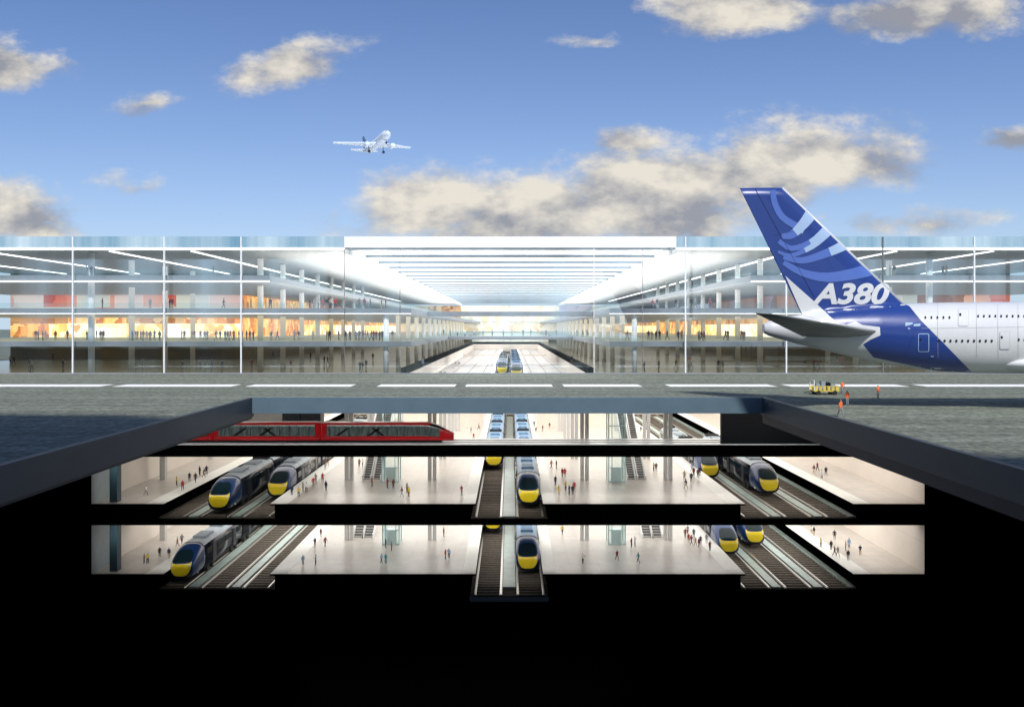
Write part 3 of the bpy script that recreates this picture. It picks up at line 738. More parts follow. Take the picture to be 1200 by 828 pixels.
# dorsal fillet ahead of the fin
def project(bm, off, step=3.0):
    """tessellate a flat drawing in photo pixels and lay it on the aircraft's near side"""
    us = [v.co.x for v in bm.verts]; vs_ = [v.co.y for v in bm.verts]
    for ax, lo_, hi in ((0, min(us), max(us)), (1, min(vs_), max(vs_))):
        k = lo_+step*.503
        while k < hi:
            co = (k,0,0) if ax == 0 else (0,k,0); no = (1,0,0) if ax == 0 else (0,1,0)
            bmesh.ops.bisect_plane(bm, geom=bm.verts[:]+bm.edges[:]+bm.faces[:], plane_co=co, plane_no=no); k += step
    for v in bm.verts:
        px, py = v.co.x, v.co.y; y = YJ
        for _ in range(4):
            x = (px-CX)*y/F; z = HC-(py-CY)*y/F; y = YJ-near_y(x, z)-off
        x = (px-CX)*y/F; z = HC-(py-CY)*y/F
        v.co = (x, y-YJ, z)
    for f in bm.faces: f.smooth = True
def decal(name, polys, m, off, parent, zoomed=True, step=3.0, clip=False, **k):
    bm = bmesh.new()
    for pl in polys:
        f = bm.faces.new([bm.verts.new((*(P2(*p) if zoomed else p), 0)) for p in pl])
    if clip:                                     # trim at the leading edge of the fin
        a, b = P2(183-2.5,65), P2(640-2.5,505); d = Vector((b[0]-a[0], b[1]-a[1]))
        bmesh.ops.bisect_plane(bm, geom=bm.verts[:]+bm.edges[:]+bm.faces[:], plane_co=(*a,0), plane_no=(d.y,-d.x,0), clear_outer=True)
        if not bm.faces: bm.free(); return None
    bmesh.ops.triangulate(bm, faces=bm.faces[:])
    project(bm, off, step); return build(name, bm, m, parent, **k)
decal('blue_livery', [[(300,488),(372,470),(612,486),(655,505),(700,560),(780,640),(888,751),(760,746),(640,722),(522,697),(482,648),(500,600),(430,575),(380,563)]], 'jblue', .030, fu)
decal('white_panel', [[(192,392),(300,488),(382,565),(330,560),(256,538)]], 'jwhite', .045, fin)
bm = bmesh.new(); tube(bm, (fLE0[0]-.1,0,fLE0[1]), (fLE1[0]-.1,0,fLE1[1]), .16, .22, n=12); build('leading_edge', bm, 'jwhite', fin)
def crescent(cp, ws, split=.5):
    pts = []
    for i in range(13):
        t_ = i/12*(len(cp)-1); j = min(int(t_), len(cp)-2); f = t_-j
        p0 = cp[max(j-1,0)]; p1 = cp[j]; p2 = cp[j+1]; p3 = cp[min(j+2,len(cp)-1)]
        c = [.5*((2*p1[a])+(-p0[a]+p2[a])*f+(2*p0[a]-5*p1[a]+4*p2[a]-p3[a])*f*f+(-p0[a]+3*p1[a]-3*p2[a]+p3[a])*f**3) for a in (0,1)]
        pts.append(c)
    L_, R_ = [], []
    for i, p in enumerate(pts):
        a = pts[max(i-1,0)]; b = pts[min(i+1,12)]; d = Vector((b[0]-a[0], b[1]-a[1])).normalized(); nrm = Vector((-d.y, d.x))
        w = ws[0]+(ws[1]-ws[0])*i/12
        L_.append((p[0]+nrm.x*w, p[1]+nrm.y*w)); R_.append((p[0]-nrm.x*w, p[1]-nrm.y*w))
    k = min(11, round(12*split))
    return L_[:k+1]+R_[:k+1][::-1], L_[k:]+R_[k:][::-1]
cres = [([(146,72),(152,118),(180,172),(232,206),(262,222)], (10,14), .98), ([(178,244),(218,238),(262,196),(296,150)], (10,24), .45), ([(168,262),(215,290),(285,268),(338,222),(360,190)], (9,13), .5),
        ([(165,302),(215,316),(290,284),(345,238),(372,208)], (5,15), .42), ([(185,322),(255,335),(335,312),(400,284),(440,262)], (9,21), .55), ([(185,342),(255,380),(350,398),(460,382),(530,360)], (9,26), .98)]
for cp, ws, sp in cres:
    a, b = crescent(cp, ws, sp)
    decal('tail_stripe', [a], 'jmid', .045, fin, clip=True); decal('tail_stripe', [b], 'jlight', .05, fin, clip=True)
# lettering on the fin
cu = bpy.data.curves.new('lettering', 'FONT'); cu.body = 'A380'; cu.shear = .28; cu.offset = .035; cu.size = 1
to = bpy.data.objects.new('lettering', cu); C.objects.link(to)
dg = bpy.context.evaluated_depsgraph_get(); me = bpy.data.meshes.new_from_object(to.evaluated_get(dg)); bpy.data.objects.remove(to)
bm = bmesh.new(); bm.from_mesh(me); bmesh.ops.triangulate(bm, faces=bm.faces[:])
x0, x1 = min(v.co.x for v in bm.verts), max(v.co.x for v in bm.verts); z0, z1 = min(v.co.y for v in bm.verts), max(v.co.y for v in bm.verts)
for v in bm.verts:
    u = (v.co.x-x0)/(x1-x0); w = (v.co.y-z0)/(z1-z0)
    p = P2(290+u*292, 499-w*80); v.co = (p[0], p[1], 0)
project(bm, .07, 4); build('lettering', bm, 'jwhite', fin)
# doors, windows, markings
def rrect(u0, v0, u1, v1, r=6):
    pts = []
    for cx, cy, a0 in ((u1-r,v0+r,-90),(u1-r,v1-r,0),(u0+r,v1-r,90),(u0+r,v0+r,180)):
        for i in range(4): pts.append((cx+r*math.cos(R(a0+30*i)), cy+r*math.sin(R(a0+30*i))))
    return pts
for (u0,v0,u1,v1,m) in ((837,513,877,580,'jline'),(992,598,1031,667,'jline'),(688,607,729,676,'jlight')):
    d = decal('door', [rrect(u0,v0,u1,v1)], m, .05, fu)
    decal('door_panel', [rrect(u0+2.6,v0+2.6,u1-2.6,v1-2.6,4)], 'jblue' if m == 'jlight' else 'jwhite', .062, d)
    decal('door_window', [rrect(u0+4,v0+18,u0+12,v0+29,3)], 'jdark', .075, d)
def win(u, v, w=6.5, h=9.5): decal('window', [rrect(u-w/2,v-h/2,u+w/2,v+h/2,2.6)], 'jdark', .07, fu)
for i in range(5): win(715+i*22.5, 547)
for i in range(22): win(912+i*21.5, 542)
for i in range(10): win(765+i*22, 634.5, 7.5)
for i in range(16): win(1064+i*22, 630)
decal('registration_mark', [[(640,566),(668,566),(668,572),(648,572),(648,579),(640,579)],[(671,572),(696,570),(696,579),(671,580)],[(650,586),(658,586),(658,591),(650,591)]], 'jlight', .06, fu)
decal('registration_mark', [[(735,690),(746,690),(746,695),(735,695)]], 'jlight', .06, fu)
def seam(pts, parent, m='jline', off=.056, w=.9):
    for p, q in zip(pts, pts[1:]):
        d = Vector((q[0]-p[0], q[1]-p[1])).normalized(); n_ = (-d.y*w/2, d.x*w/2)
        decal('panel_seam', [[(p[0]+n_[0],p[1]+n_[1]),(q[0]+n_[0],q[1]+n_[1]),(q[0]-n_[0],q[1]-n_[1]),(p[0]-n_[0],p[1]-n_[1])]], m, off, parent)
M['jseam'] = mat('aircraft_seam', (.012, .022, .13), .5); M['jgseam'] = mat('aircraft_grey_seam', (.42, .44, .46), .5)
seam([(80,68),(305,480)], fin, 'jseam', .048, 1.6); seam([(150,240),(290,215)], fin, 'jseam', .047, 1.0)
for u in (760, 905, 985, 1060): seam([(u,496),(u+2,700)], fu, 'jgseam', .04, 1.1)
seam([(700,588),(1083,582)], fu, 'jgseam', .041, .9); seam([(640,690),(690,560),(650,508)], fu, 'jseam', .046, 1.1)
# tailplane: near half reaches towards the viewer, far half away
def wing(name, root, tip, m, thick=.11, ts=.3):
    bm = bmesh.new(); rings = []
    for i in range(9):
        k = i/8; le = Vector(root[0]).lerp(Vector(tip[0]), k); te = Vector(root[1]).lerp(Vector(tip[1]), k)
        c = (le-te).length; a, b = [], []
        for j in range(13):
            s = .5-.5*math.cos(math.pi*j/12); p = le.lerp(te, s)
            h = 5*thick*c*(.2969*math.sqrt(s)-.126*s-.3516*s*s+.2843*s**3-.1015*s**4)*(1 if k < 1 else .3)
            a.append((p.x, p.y-YJ, p.z+h*.8)); b.append((p.x, p.y-YJ, p.z-h))
        rings.append(a+b[::-1][1:-1])
    loft(bm, rings); return build(name, bm, m, jet)
rl, rt = W(1030,388.5,YJ-2.3), W(940,394,YJ-1.4); tl, tt = W(905,367.5,YJ-14), W(884,366.5,YJ-14.5)
wing('tailplane', (rl, rt), (tl, tt), 'jgrey')
mir = lambda v: Vector((v.x, 2*YJ-v.y, v.z))
wing('tailplane', (mir(rl), mir(rt)), (W(960,372,YJ+7.5), W(938,371.5,YJ+8)), 'jgrey')
decal('tailplane_fairing', [[(420,573),(455,562),(480,575),(545,583),(547,614),(510,630),(482,648),(520,697),(300,660),(240,640),(330,632),(430,622)]], 'jwhite', .055, fu)
# wing root fairing, wheels
bm = bmesh.new(); rings = []; cxp = WX(1236,YJ); czp = HC-(425-CY)*YJ/F
for i in range(21):
    a = math.pi*(i/20); k = max(.02, math.sin(a))**.8
    rings.append([(cxp-WX(598+82,YJ)*math.cos(a), -4.35*k*math.cos(2*math.pi*j/28), czp+1.3*k*math.sin(2*math.pi*j/28)) for j in range(28)])
loft(bm, rings); wf = build('wing_root_fairing', bm, 'jwhite', jet)
for x in (WX(1262,YJ), WX(1292,YJ), WX(1322,YJ)):
    for y in (-2.6, 2.6):
        bm = bmesh.new(); tube(bm, (x,y-.5,.75), (x,y+.5,.75), .75, n=20); tube(bm, (x,y,.75), (x,y,4.6), .22, n=8); build('landing_gear', bm, 'jdark', jet)
# ------------------------------------------------------------------ small airliner climbing away
M['fhaze'] = mat('small_aircraft_hazed', (.58, .66, .76), .4, var=.03, vscale=.5)  # white paint tinted blue-grey to put in the distance haze
fly = thing('airliner', 'small white airliner climbing through the blue sky', 'airliner')
bm = bmesh.new(); ss = [(0,.15,.5),(.5,.8,.4),(1.5,1.4,.2),(3.5,1.95,0),(6,2.05,0),(24,2.05,0),(29,1.6,.5),(33,.9,1.1),(36.5,.3,1.6)]
loft(bm, [[(r*math.sin(2*math.pi*i/20), -s, zz+r*math.cos(2*math.pi*i/20)) for i in range(20)] for s, r, zz in [(a,b,(-c if a < 5 else c)) for a,b,c in ss]]); build('fuselage', bm, 'fhaze', fly)
def slab(name, pts, th, parent, m='fhaze', vertical=False):
    bm = bmesh.new()
    a = [bm.verts.new((p[0]-(th if vertical else 0), p[1], p[2]-(0 if vertical else th))) for p in pts]; b = [bm.verts.new((p[0]+(th if vertical else 0), p[1], p[2]+(0 if vertical else th))) for p in pts]
    bm.faces.new(a); bm.faces.new(b[::-1])
    for i in range(len(pts)): bm.faces.new((a[i],a[(i+1)%len(pts)],b[(i+1)%len(pts)],b[i]))
    return build(name, bm, m, parent)
for s in (-1, 1):
    slab('wing', [(s*1.6,-12.5,-1),(s*18.5,-21.5,.6),(s*18.5,-23,.6),(s*6.5,-19.5,-.6),(s*1.6,-19.8,-1)], .22, fly)
    slab('tailplane', [(s*.6,-30.5,1.2),(s*6.6,-34,1.7),(s*6.6,-35.4,1.7),(s*.6,-34.8,1.2)], .13, fly)
    bm = bmesh.new(); loft(bm, [[(s*6+r*math.sin(2*math.pi*i/16), -y, -1.9+r*math.cos(2*math.pi*i/16)) for i in range(16)] for y, r in ((11.5,.85),(12.3,1.1),(14.5,1.05),(16,.6))]); build('engine', bm, 'fhaze', fly)
    bm = bmesh.new(); tube(bm, (s*3.4,-18,-1), (s*3.4,-18,-3.6), .14, n=6); tube(bm, (s*3.4-.5,-18,-3.6), (s*3.4+.5,-18,-3.6), .6, n=12); build('landing_gear', bm, 'jdark', fly)
bm = bmesh.new(); tube(bm, (0,-4.5,-1.5), (0,-4.5,-3.4), .12, n=6); tube(bm, (-.35,-4.5,-3.4), (.35,-4.5,-3.4), .45, n=12); build('landing_gear', bm, 'jdark', fly)
M['fblue'] = mat('fin_slate_blue', (.12, .18, .30), .4)
slab('tail_fin', [(0,-28,1.9),(0,-33.2,8.2),(0,-35.4,8.2),(0,-34.6,1.9)], .15, fly, 'fblue', True)
bm = bmesh.new(); box(bm, -1.0, 1.0, -2.4, -1.5, .55, 1.15); build('cockpit_window', bm, 'jdark', fly)
YF = 335.0
fwd = Vector((.47, -.86, .075)).normalized(); right = fwd.cross(Vector((-.06,0,1))).normalized(); upv = right.cross(fwd).normalized()
fly.matrix_world = Matrix.Translation(W(456,155,YF)) @ Matrix(((right.x, fwd.x, upv.x, 0),(right.y, fwd.y, upv.y, 0),(right.z, fwd.z, upv.z, 0),(0,0,0,1)))
# ------------------------------------------------------------------ baggage cart
M['cyellow'] = mat('cart_yellow', (.62, .50, .10), .5, var=.2, vscale=2)
M['cgrey'] = mat('luggage_grey', (.25, .30, .32), .6, var=.3, vscale=2)
M['tyre'] = mat('tyre_black', (.015, .015, .015), .8)
Yc = 9*F/(462-CY)
cart = thing('baggage_cart', 'yellow baggage cart with grey cases on its deck, beside ground crew', 'cart', (WX(966,Yc), Yc, 0))
bm = bmesh.new(); box(bm, -1.65, 1.65, -.8, .8, .42, .62)
for i in range(6): box(bm, -1.6+i*.56, -1.22+i*.56, -.84, -.803, .5, 1.12)
box(bm, -1.65, 1.65, -.86, -.80, 1.122, 1.2); box(bm, -1.65, 1.65, .80, .86, .62, 1.2); box(bm, 1.6, 1.68, -.8, .8, .623, 1.2)
build('deck', bm, 'cyellow', cart)
bm = bmesh.new(); box(bm, -1.72, -1.62, -.8, -.7, .6, 2.0); box(bm, -1.72, -1.62, .7, .8, .6, 2.0); box(bm, -1.72, -1.62, -.698, .698, 1.9, 2.0); build('hoop', bm, 'white', cart)
for x in (-1.1, 1.1):
    for y in (-.75, .75):
        bm = bmesh.new(); tube(bm, (x,y-.1,.3), (x,y+.1,.3), .3, n=16); build('wheel', bm, 'tyre', cart)
bm = bmesh.new(); tube(bm, (-1.65,0,.45), (-2.7,0,.25), .05, n=6); build('tow_bar', bm, 'tyre', cart)
for i, (x, h, m) in enumerate(((-.95,.85,'cgrey'),(-.25,1.15,'cgrey'),(.42,1.0,'bulk'),(1.05,.8,'cgrey'))):
    bm = bmesh.new(); box(bm, -.3, .3, -.35, .35, 0, h); bmesh.ops.bevel(bm, geom=bm.edges[:], offset=.06, segments=2, affect='EDGES')
    tube(bm, (-.15,0,h), (-.15,0,h+.12), .02, n=5); tube(bm, (.15,0,h), (.15,0,h+.12), .02, n=5); tube(bm, (-.17,0,h+.12), (.17,0,h+.12), .025, n=5)
    o = build('suitcase', bm, m); o.location = (cart.location.x+x, Yc, .625); o['category'] = 'suitcase'; o['group'] = 'cases on the baggage cart'
    o['label'] = ('low grey suitcase beside the white hoop of the yellow cart', 'tallest grey suitcase on the yellow cart', 'dark suitcase on the yellow cart', 'low grey suitcase at the right end of the yellow cart')[i]
# ------------------------------------------------------------------ people
COL = {'charcoal':(.03,.03,.035),'navy':(.02,.03,.09),'red':(.55,.03,.03),'white':(.8,.8,.78),'grey':(.25,.25,.26),'brown':(.16,.08,.04),'maroon':(.20,.02,.04),'yellow':(.75,.55,.05),'teal':(.04,.30,.32),'orange':(.85,.17,.04),'tan':(.45,.33,.2),'pale blue':(.35,.5,.7)}
CM = {k: mat(k.replace(' ','_')+'_cloth', v, .85) for k, v in COL.items()}
SK = mat('skin', (.50, .30, .21), .6); HR = mat('hair', (.035, .022, .015), .7); SH = mat('shoe', (.02,.018,.016), .6)
def person_mesh(name, legs, arms, lean=0, skirt=False):
    J = [(0,0,.96),(0,lean*.3,1.18),(0,lean*.6,1.36),(0,lean*.8,1.47),(0,lean,1.55),(0,lean+.02,1.635),(0,lean+.01,1.71)]
    rad = [(.150,.115),(.135,.105),(.165,.115),(.060,.060),(.058,.062),(.088,.105),(.062,.075)]
    E = [(0,1),(1,2),(2,3),(3,4),(4,5),(5,6)]
    def add(p, par, r): J.append(p); rad.append(r); E.append((par, len(J)-1)); return len(J)-1
    for s in (-1, 1):
        hip = add((s*.095,0,.88), 0, (.095,.10)); lg = legs[0 if s < 0 else 1]
        kn = add((s*.10, lg[0], .50), hip, (.066,.07)); an = add((s*.10, lg[1], .09), kn, (.042,.046)); add((s*.115, lg[1]-.15, .035), an, (.040,.032))
        sh = add((s*.185, lean*.7, 1.40), 2, (.062,.062)); ar = arms[0 if s < 0 else 1]
        el = add((s*(.235+ar[2]), lean*.6+ar[0], 1.13), sh, (.046,.046)); ha = add((s*(.235+ar[2]), lean*.6+ar[1], .88+ar[3]), el, (.034,.036)); add((s*(.23+ar[2]), lean*.6+ar[1]-.05, .79+ar[3]), ha, (.026,.036))
    me = bpy.data.meshes.new(name); me.from_pydata(J, E, []); o = bpy.data.objects.new(name, me); C.objects.link(o)
    md = o.modifiers.new('s', 'SKIN'); md.use_smooth_shade = True
    for i, v in enumerate(me.skin_vertices[0].data): v.radius = rad[i]; v.use_root = (i == 0)
    sb = o.modifiers.new('d', 'SUBSURF'); sb.levels = 1; sb.render_levels = 1
    dg = bpy.context.evaluated_depsgraph_get(); out = bpy.data.meshes.new_from_object(o.evaluated_get(dg)); bpy.data.objects.remove(o)
    out.name = name; out.materials.clear()
    for m in (SK, HR, SH, CM['grey'], CM['navy']): out.materials.append(m)
    hem = .62 if skirt else .93
    for p in out.polygons:
        c = p.center; p.use_smooth = True
        arm = abs(c.x) > .165 and c.z > .7
        if c.z > 1.50: k = 1 if (c.z > 1.685 or (c.z > 1.58 and c.y-lean > .035)) else 0
        elif c.z < .085: k = 2
        elif arm and c.z < .90+ (arms[0][3] if c.x < 0 else arms[1][3]): k = 0
        elif arm or c.z > hem: k = 3
        else: k = 4
        p.material_index = k
    return out
PM = {'standing': person_mesh('person', ((0,0),(0,0)), ((.0,-.02,0,0),(.0,-.02,0,0))),
      'walking': person_mesh('person', ((-.16,-.20),(.06,.34)), ((.10,.12,0,0),(-.12,-.26,0,.06)), -.03),
      'striding': person_mesh('person', ((.08,.36),(-.20,-.26)), ((-.10,-.24,.02,.06),(.12,.14,0,0)), -.05),
      'with arm raised': person_mesh('person', ((0,.02),(-.04,-.02)), ((.0,-.02,0,0),(-.10,-.25,.05,.45))),
      'in a long coat': person_mesh('person', ((-.03,.03),(.02,-.02)), ((.02,-.08,.01,0),(.0,-.02,.02,0)), 0, True),
      'with arms folded': person_mesh('person', ((.0,0),(.0,.03)), ((-.04,-.20,-.02,.26),(-.04,-.20,-.02,.26)))}
people = []
nm_ok = {}
def person(px, py, z, top, bot, pose, place, group, Y=None, h=1.0, rz=None):
    if Y is None: Y = (HC-z)*F/(py-CY)
    o = bpy.data.objects.new('person', PM[pose]); C.objects.link(o)
    o.location = (WX(px,Y), Y, z+.006); o.rotation_euler = (0, 0, random.uniform(0, 6.28) if rz is None else rz)
    k = h*random.uniform(.97, 1.06); o.scale = (k*1.05, k*1.05, k)
    for i, m in ((3, CM[top]), (4, CM[bot])): o.material_slots[i].link = 'OBJECT'; o.material_slots[i].material = m
    o['category'] = 'person'; o['group'] = group
    people.append((o, f'person {pose} in {top} top and {bot} ' + ('skirt' if pose == 'in a long coat' else 'trousers') + f' {place}' if pose != 'in a long coat' else f'person in a long {top} coat and {bot} stockings {place}', px))
    return o
TOPS = ['charcoal','navy','red','white','grey','brown','maroon','tan','pale blue','charcoal','white','navy','maroon','yellow']
BOTS = ['navy','charcoal','grey','brown','charcoal','tan']
POSES = list(PM)
def crowd(pts, z, place, group, tops=TOPS, Y=None, h=1.25, fix={}):
    for i, (px, py) in enumerate(pts):
        top = fix.get(i) or random.choice(tops)
        y = None if Y is None else random.uniform(*Y)
        person(px, py, z, top, random.choice(BOTS), random.choice(POSES), place, group, y, h)
GS = 'passengers on the station platforms'
crowd([(171,580),(207,569),(214,574),(222,564),(229,565),(234,557),(239,559),(242,556)], ZA, 'on the upper far left platform', GS, fix={0:'white',2:'red'})
crowd([(342,580),(350,582),(359,577),(355,576),(367,570),(370,566),(382,575),(378,565),(381,550),(384,546)], ZA, 'beside the upper left trains', GS, fix={1:'yellow'})
crowd([(421,547),(425,547),(436,570),(454,572),(461,572),(471,582),(479,582),(477,577),(541,581)], ZA, 'near upper left lift', GS, fix={2:'red',3:'red',6:'yellow'})
crowd([(646,549),(652,549),(659,559),(662,559),(651,569),(655,580),(663,575),(667,580),(671,580),(673,576)], ZA, 'right of upper central tracks', GS, fix={6:'yellow',9:'red'})
crowd([(766,552),(769,552),(802,562),(804,572),(810,565),(811,552),(818,560),(820,557),(813,558)], ZA, 'by the upper right bay edge', GS, fix={0:'tan'})
crowd([(954,555),(958,552),(963,561),(968,557)], ZA, 'on the upper far right platform', GS, fix={0:'maroon',3:'charcoal'})
crowd([(552,508),(555,515),(561,503),(626,500),(636,505),(644,502),(628,508),(751,507),(754,502)], ZA, 'far back behind the monorail bridge', GS, fix={1:'red',4:'maroon'})
crowd([(169,660),(173,660),(187,652),(198,654),(208,640),(213,637)], ZB, 'on the lower far left platform', GS, fix={0:'maroon',4:'red',2:'charcoal'})
crowd([(376,629),(369,641),(355,662),(370,662),(381,640)], ZB, 'on lower left platform edge', GS)
crowd([(452,642),(459,645),(447,660),(452,660),(520,629),(522,655),(526,654)], ZB, 'near lower left lift', GS, fix={1:'red',3:'teal',5:'red',4:'brown'})
crowd([(659,626),(683,660),(723,656),(748,659),(740,641),(744,640)], ZB, 'near lower right lift', GS, fix={0:'yellow',1:'white',2:'maroon',3:'teal'})
crowd([(803,630),(807,636),(810,638),(813,630),(819,641),(821,638),(828,636),(832,645),(806,626),(815,640)], ZB, 'by the lower right bay edge', GS)
crowd([(951,626),(954,627),(962,641),(978,632),(974,644),(978,651),(982,652),(991,645),(994,656),(995,642),(1008,650)], ZB, 'on the lower far right platform', GS, fix={0:'white',5:'brown'})
GT_ = 'people inside the terminal'
DK = ['charcoal','navy','brown','maroon','charcoal','grey','charcoal']
crowd([(16,427),(12,426),(37,434),(35,432),(62,422),(74,432),(113,418),(136,419),(132,420),(149,416),(155,430),(159,431),(167,431),(214,434),(235,430),(240,431),(243,429),(248,431),(260,434),(295,432),(243,417)], .004, 'on left ground floor hall', GT_, DK+['red'])
crowd([(320,420),(341,432),(364,420),(380,427),(384,428),(422,435),(425,436),(429,432),(437,422),(495,430)], .004, 'on ground floor left of atrium', GT_, DK+['pale blue'])
crowd([(670,427),(755,436),(772,433),(792,432),(807,432),(810,431),(842,432),(847,432)], .004, 'on ground floor right of atrium', GT_, DK+['white','pale blue'])
crowd([(943,432),(954,431),(958,432),(962,431),(981,426),(987,429)], .004, 'on ground floor behind the jet tail', GT_, DK, fix={5:'red'})
L1 = [42,45,50,53,65,79,102,106,113,118,121,155,158,161,165,168,172,176,181,187,213,216,225,228,235,240,243,253,258]
crowd([(x,0) for x in L1], Z2, 'on first floor before yellow shops', GT_, DK, Y=(158,182))
L2 = [264,267,270,274,280,284,289,293,297,318,325,345,350,367,383,386,397,405,410,417,421,425,428,431,435,438,441,445,448,455,460]
crowd([(x,0) for x in L2], Z2, 'on first floor left of atrium', GT_, DK+['navy','maroon','pale blue'], Y=(155,172))
crowd([(x,0) for x in [735,760,764,769,773,782,795,799,803,819,822,825,850,853,869,872]], Z2, 'on first floor right of atrium', GT_, DK+['brown','tan'], Y=(155,172))
crowd([(x,0) for x in [495,520,528,536,545,556,566,577,590,600,613,622,640,652,676,683,688]], Z2, 'on the pale glazed atrium bridge', GT_, ['pale blue','teal','grey','white'], Y=(243,248))
crowd([(x,0) for x in [120,176,199,202,262,317,363,368,373,378,383,388,393,421,427,434,447,452]], Z3, 'on left second floor', GT_, DK+['red','maroon','red'], Y=(152,157))
crowd([(x,0) for x in [765,770,792,810,815,832]], Z3, 'on right second floor', GT_, DK+['maroon'], Y=(152,157))
crowd([(x,0) for x in [101,104,107,110,250,1043,1048,1105,1109]], Z4, 'on the top floor behind the glass', GT_, DK, Y=(152,155))
GC_ = 'ground crew on the apron'
for px, py, pose, pl in ((987,461,'walking','right of the yellow baggage cart'),(993,475,'standing','middle one of the crew, nearer the trench'),(985,488,'striding','closest to the trench edge'),(1029,467,'with arms folded','standing alone right of the crew')):
    o = person(px, py, 0, 'orange', 'grey', pose, pl, GC_, None, 1.0, .4)
    people[-1] = (o, f'ground crew person in orange vest {pose}, {pl}', px)
ORD = ['leftmost','second from left','third from left','fourth from left','fifth from left','sixth from left','seventh from left','eighth from left']
def short(l):
    if len(l.split()) > 13:
        import re
        l = re.sub(r' top and [a-z]+ (trousers|skirt)', ' top', l); l = re.sub(r' coat and [a-z]+ stockings', ' coat', l)
    return l
people = [(o, short(l), px) for o, l, px in people]
by = {}
for o, l, px in people: by.setdefault(l, []).append((px, o))
for l, v in by.items():
    if len(v) == 1: v[0][1]['label'] = l; continue
    v.sort(key=lambda a: a[0])
    for i, (px, o) in enumerate(v): o['label'] = (f'{ORD[i]} '+l) if i < len(v)-1 or len(v) > 8 else 'rightmost '+l
for o, l, px in people:
    w = o['label'].split()
    if len(w) > 16: o['label'] = o['label'].replace(' top and ', ' top, ').replace('in a long ', 'in long ')
# ------------------------------------------------------------------ lights
SUN_EL, SUN_AZ = 47.0, 8.0                    # degrees; azimuth from straight behind the viewer, negative = from the left
sd = bpy.data.lights.new('sun', 'SUN'); so = bpy.data.objects.new('sun', sd); C.objects.link(so)
sd.energy = 4.1; sd.angle = R(3.5); sd.color = (1, .955, .885)
dirv = Vector((math.sin(R(SUN_AZ))*math.cos(R(SUN_EL)), -math.cos(R(SUN_AZ))*math.cos(R(SUN_EL)), math.sin(R(SUN_EL))))   # towards the sun
so.rotation_euler = dirv.to_track_quat('Z', 'Y').to_euler(); so.location = (0, -50, 80)
def area(name, x0, x1, y0, y1, z, dens, col=(1,1,1), up=False):
    d = bpy.data.lights.new(name, 'AREA'); o = bpy.data.objects.new(name, d); C.objects.link(o)
    d.shape = 'RECTANGLE'; d.size = x1-x0; d.size_y = y1-y0; d.energy = dens*(x1-x0)*(y1-y0); d.color = col
    o.location = ((x0+x1)/2, (y0+y1)/2, z)
    if up: o.rotation_euler = (math.pi, 0, 0)
    return o
area('ceiling_lamp', XL+2, -20, 180, YE-3, -2.6, 6.0, (1,.97,.92))
area('ceiling_lamp', -19, 15, 180, YE-3, -4.9, 6.0, (1,.98,.94))
area('ceiling_lamp', 16, XR-2, 180, YE-3, -2.6, 6.0, (1,.97,.92))
area('ceiling_lamp', XL+2, XR-2, 168, YE-3, UA-.15, 6.0, (1,.97,.92))
for zz in (ZM-2.8, UA-.25):
    o = area('nose_fill', XL+3, XR-3, 146.4, 147.4, zz, 20, (1,.97,.93)); o.rotation_euler = (R(62), 0, 0); o.data.spread = R(95)  # added fill in front of the section, brightens the train noses
for zz in (ZM-2.8, UA-.25): area('end_wall_fill', 69, XR-.5, Y0+3, 178, zz, 4.5, (1,.95,.9))  # added fill that lifts the right end walls
o = area('monorail_fill', -75, 58, 136, 137.2, -3.2, 20, (1,.96,.9)); o.rotation_euler = (R(52), 0, 0); o.data.spread = R(75)  # added fill aimed at the monorail to light its red side
for s in (-1, 1):
    f = lambda a, b: sorted((s*a, s*b))
    area('hall_lamp', *f(21,138), Y0+4, 213, Z2-1.1, 1.1, (1,.86,.62))
    area('hall_lamp', *f(21,138), Y0+3, 213, Z3-1.1, 3.2, (1,.80,.52))
    area('hall_lamp', *f(48,138), Y0+3, 213, Z4-1.3, 2.2, (1,.90,.80))
    area('hall_lamp', *f(40,138), Y0+6, 213, ZR-.7, 1.7, (1,.98,.95))
    area('gallery_lamp', *f(21,74), 216, 500, Z3-1.1, 2.6, (1,.82,.55))
    area('gallery_lamp', *f(21,74), 216, 500, Z2-1.1, 1.3, (1,.93,.82))
    area('ceiling_fill', *f(22,46), Y0+4, 480, Z3+1.2, 7.0, (1,.96,.90), True)  # added upward fill that whitens the ceilings beside the atrium
area('atrium_lamp', -29, 29, Y0+6, 490, ZR-.5, 4.2, (1,.98,.95))
# ------------------------------------------------------------------ sky
w = bpy.data.worlds.new('World'); scene.world = w; w.use_nodes = True
nt = w.node_tree; nt.nodes.clear(); N = nt.nodes; L = nt.links
def val(x):
    return x
def math_(op, a, b=None, c=None, clamp=False):
    n = N.new('ShaderNodeMath'); n.operation = op; n.use_clamp = clamp
    for i, v in enumerate((a, b, c)):
        if v is None: continue
        if isinstance(v, (int, float)): n.inputs[i].default_value = v
        else: L.new(v, n.inputs[i])
    return n.outputs[0]
out = N.new('ShaderNodeOutputWorld'); bg = N.new('ShaderNodeBackground'); L.new(bg.outputs[0], out.inputs[0])
sky = N.new('ShaderNodeTexSky'); sky.sky_type = 'NISHITA'; sky.sun_disc = False; sky.sun_elevation = R(SUN_EL)
sky.sun_rotation = math.atan2(dirv.x, dirv.y); sky.altitude = 200; sky.air_density = 1.0; sky.dust_density = .6; sky.ozone_density = 2.2
tc = N.new('ShaderNodeTexCoord'); sx = N.new('ShaderNodeSeparateXYZ'); L.new(tc.outputs['Generated'], sx.inputs[0])
ay = math_('MAXIMUM', math_('ABSOLUTE', sx.outputs[1]), .05)
U = math_('DIVIDE', sx.outputs[0], ay); V = math_('DIVIDE', sx.outputs[2], ay)        # slopes to the side and up
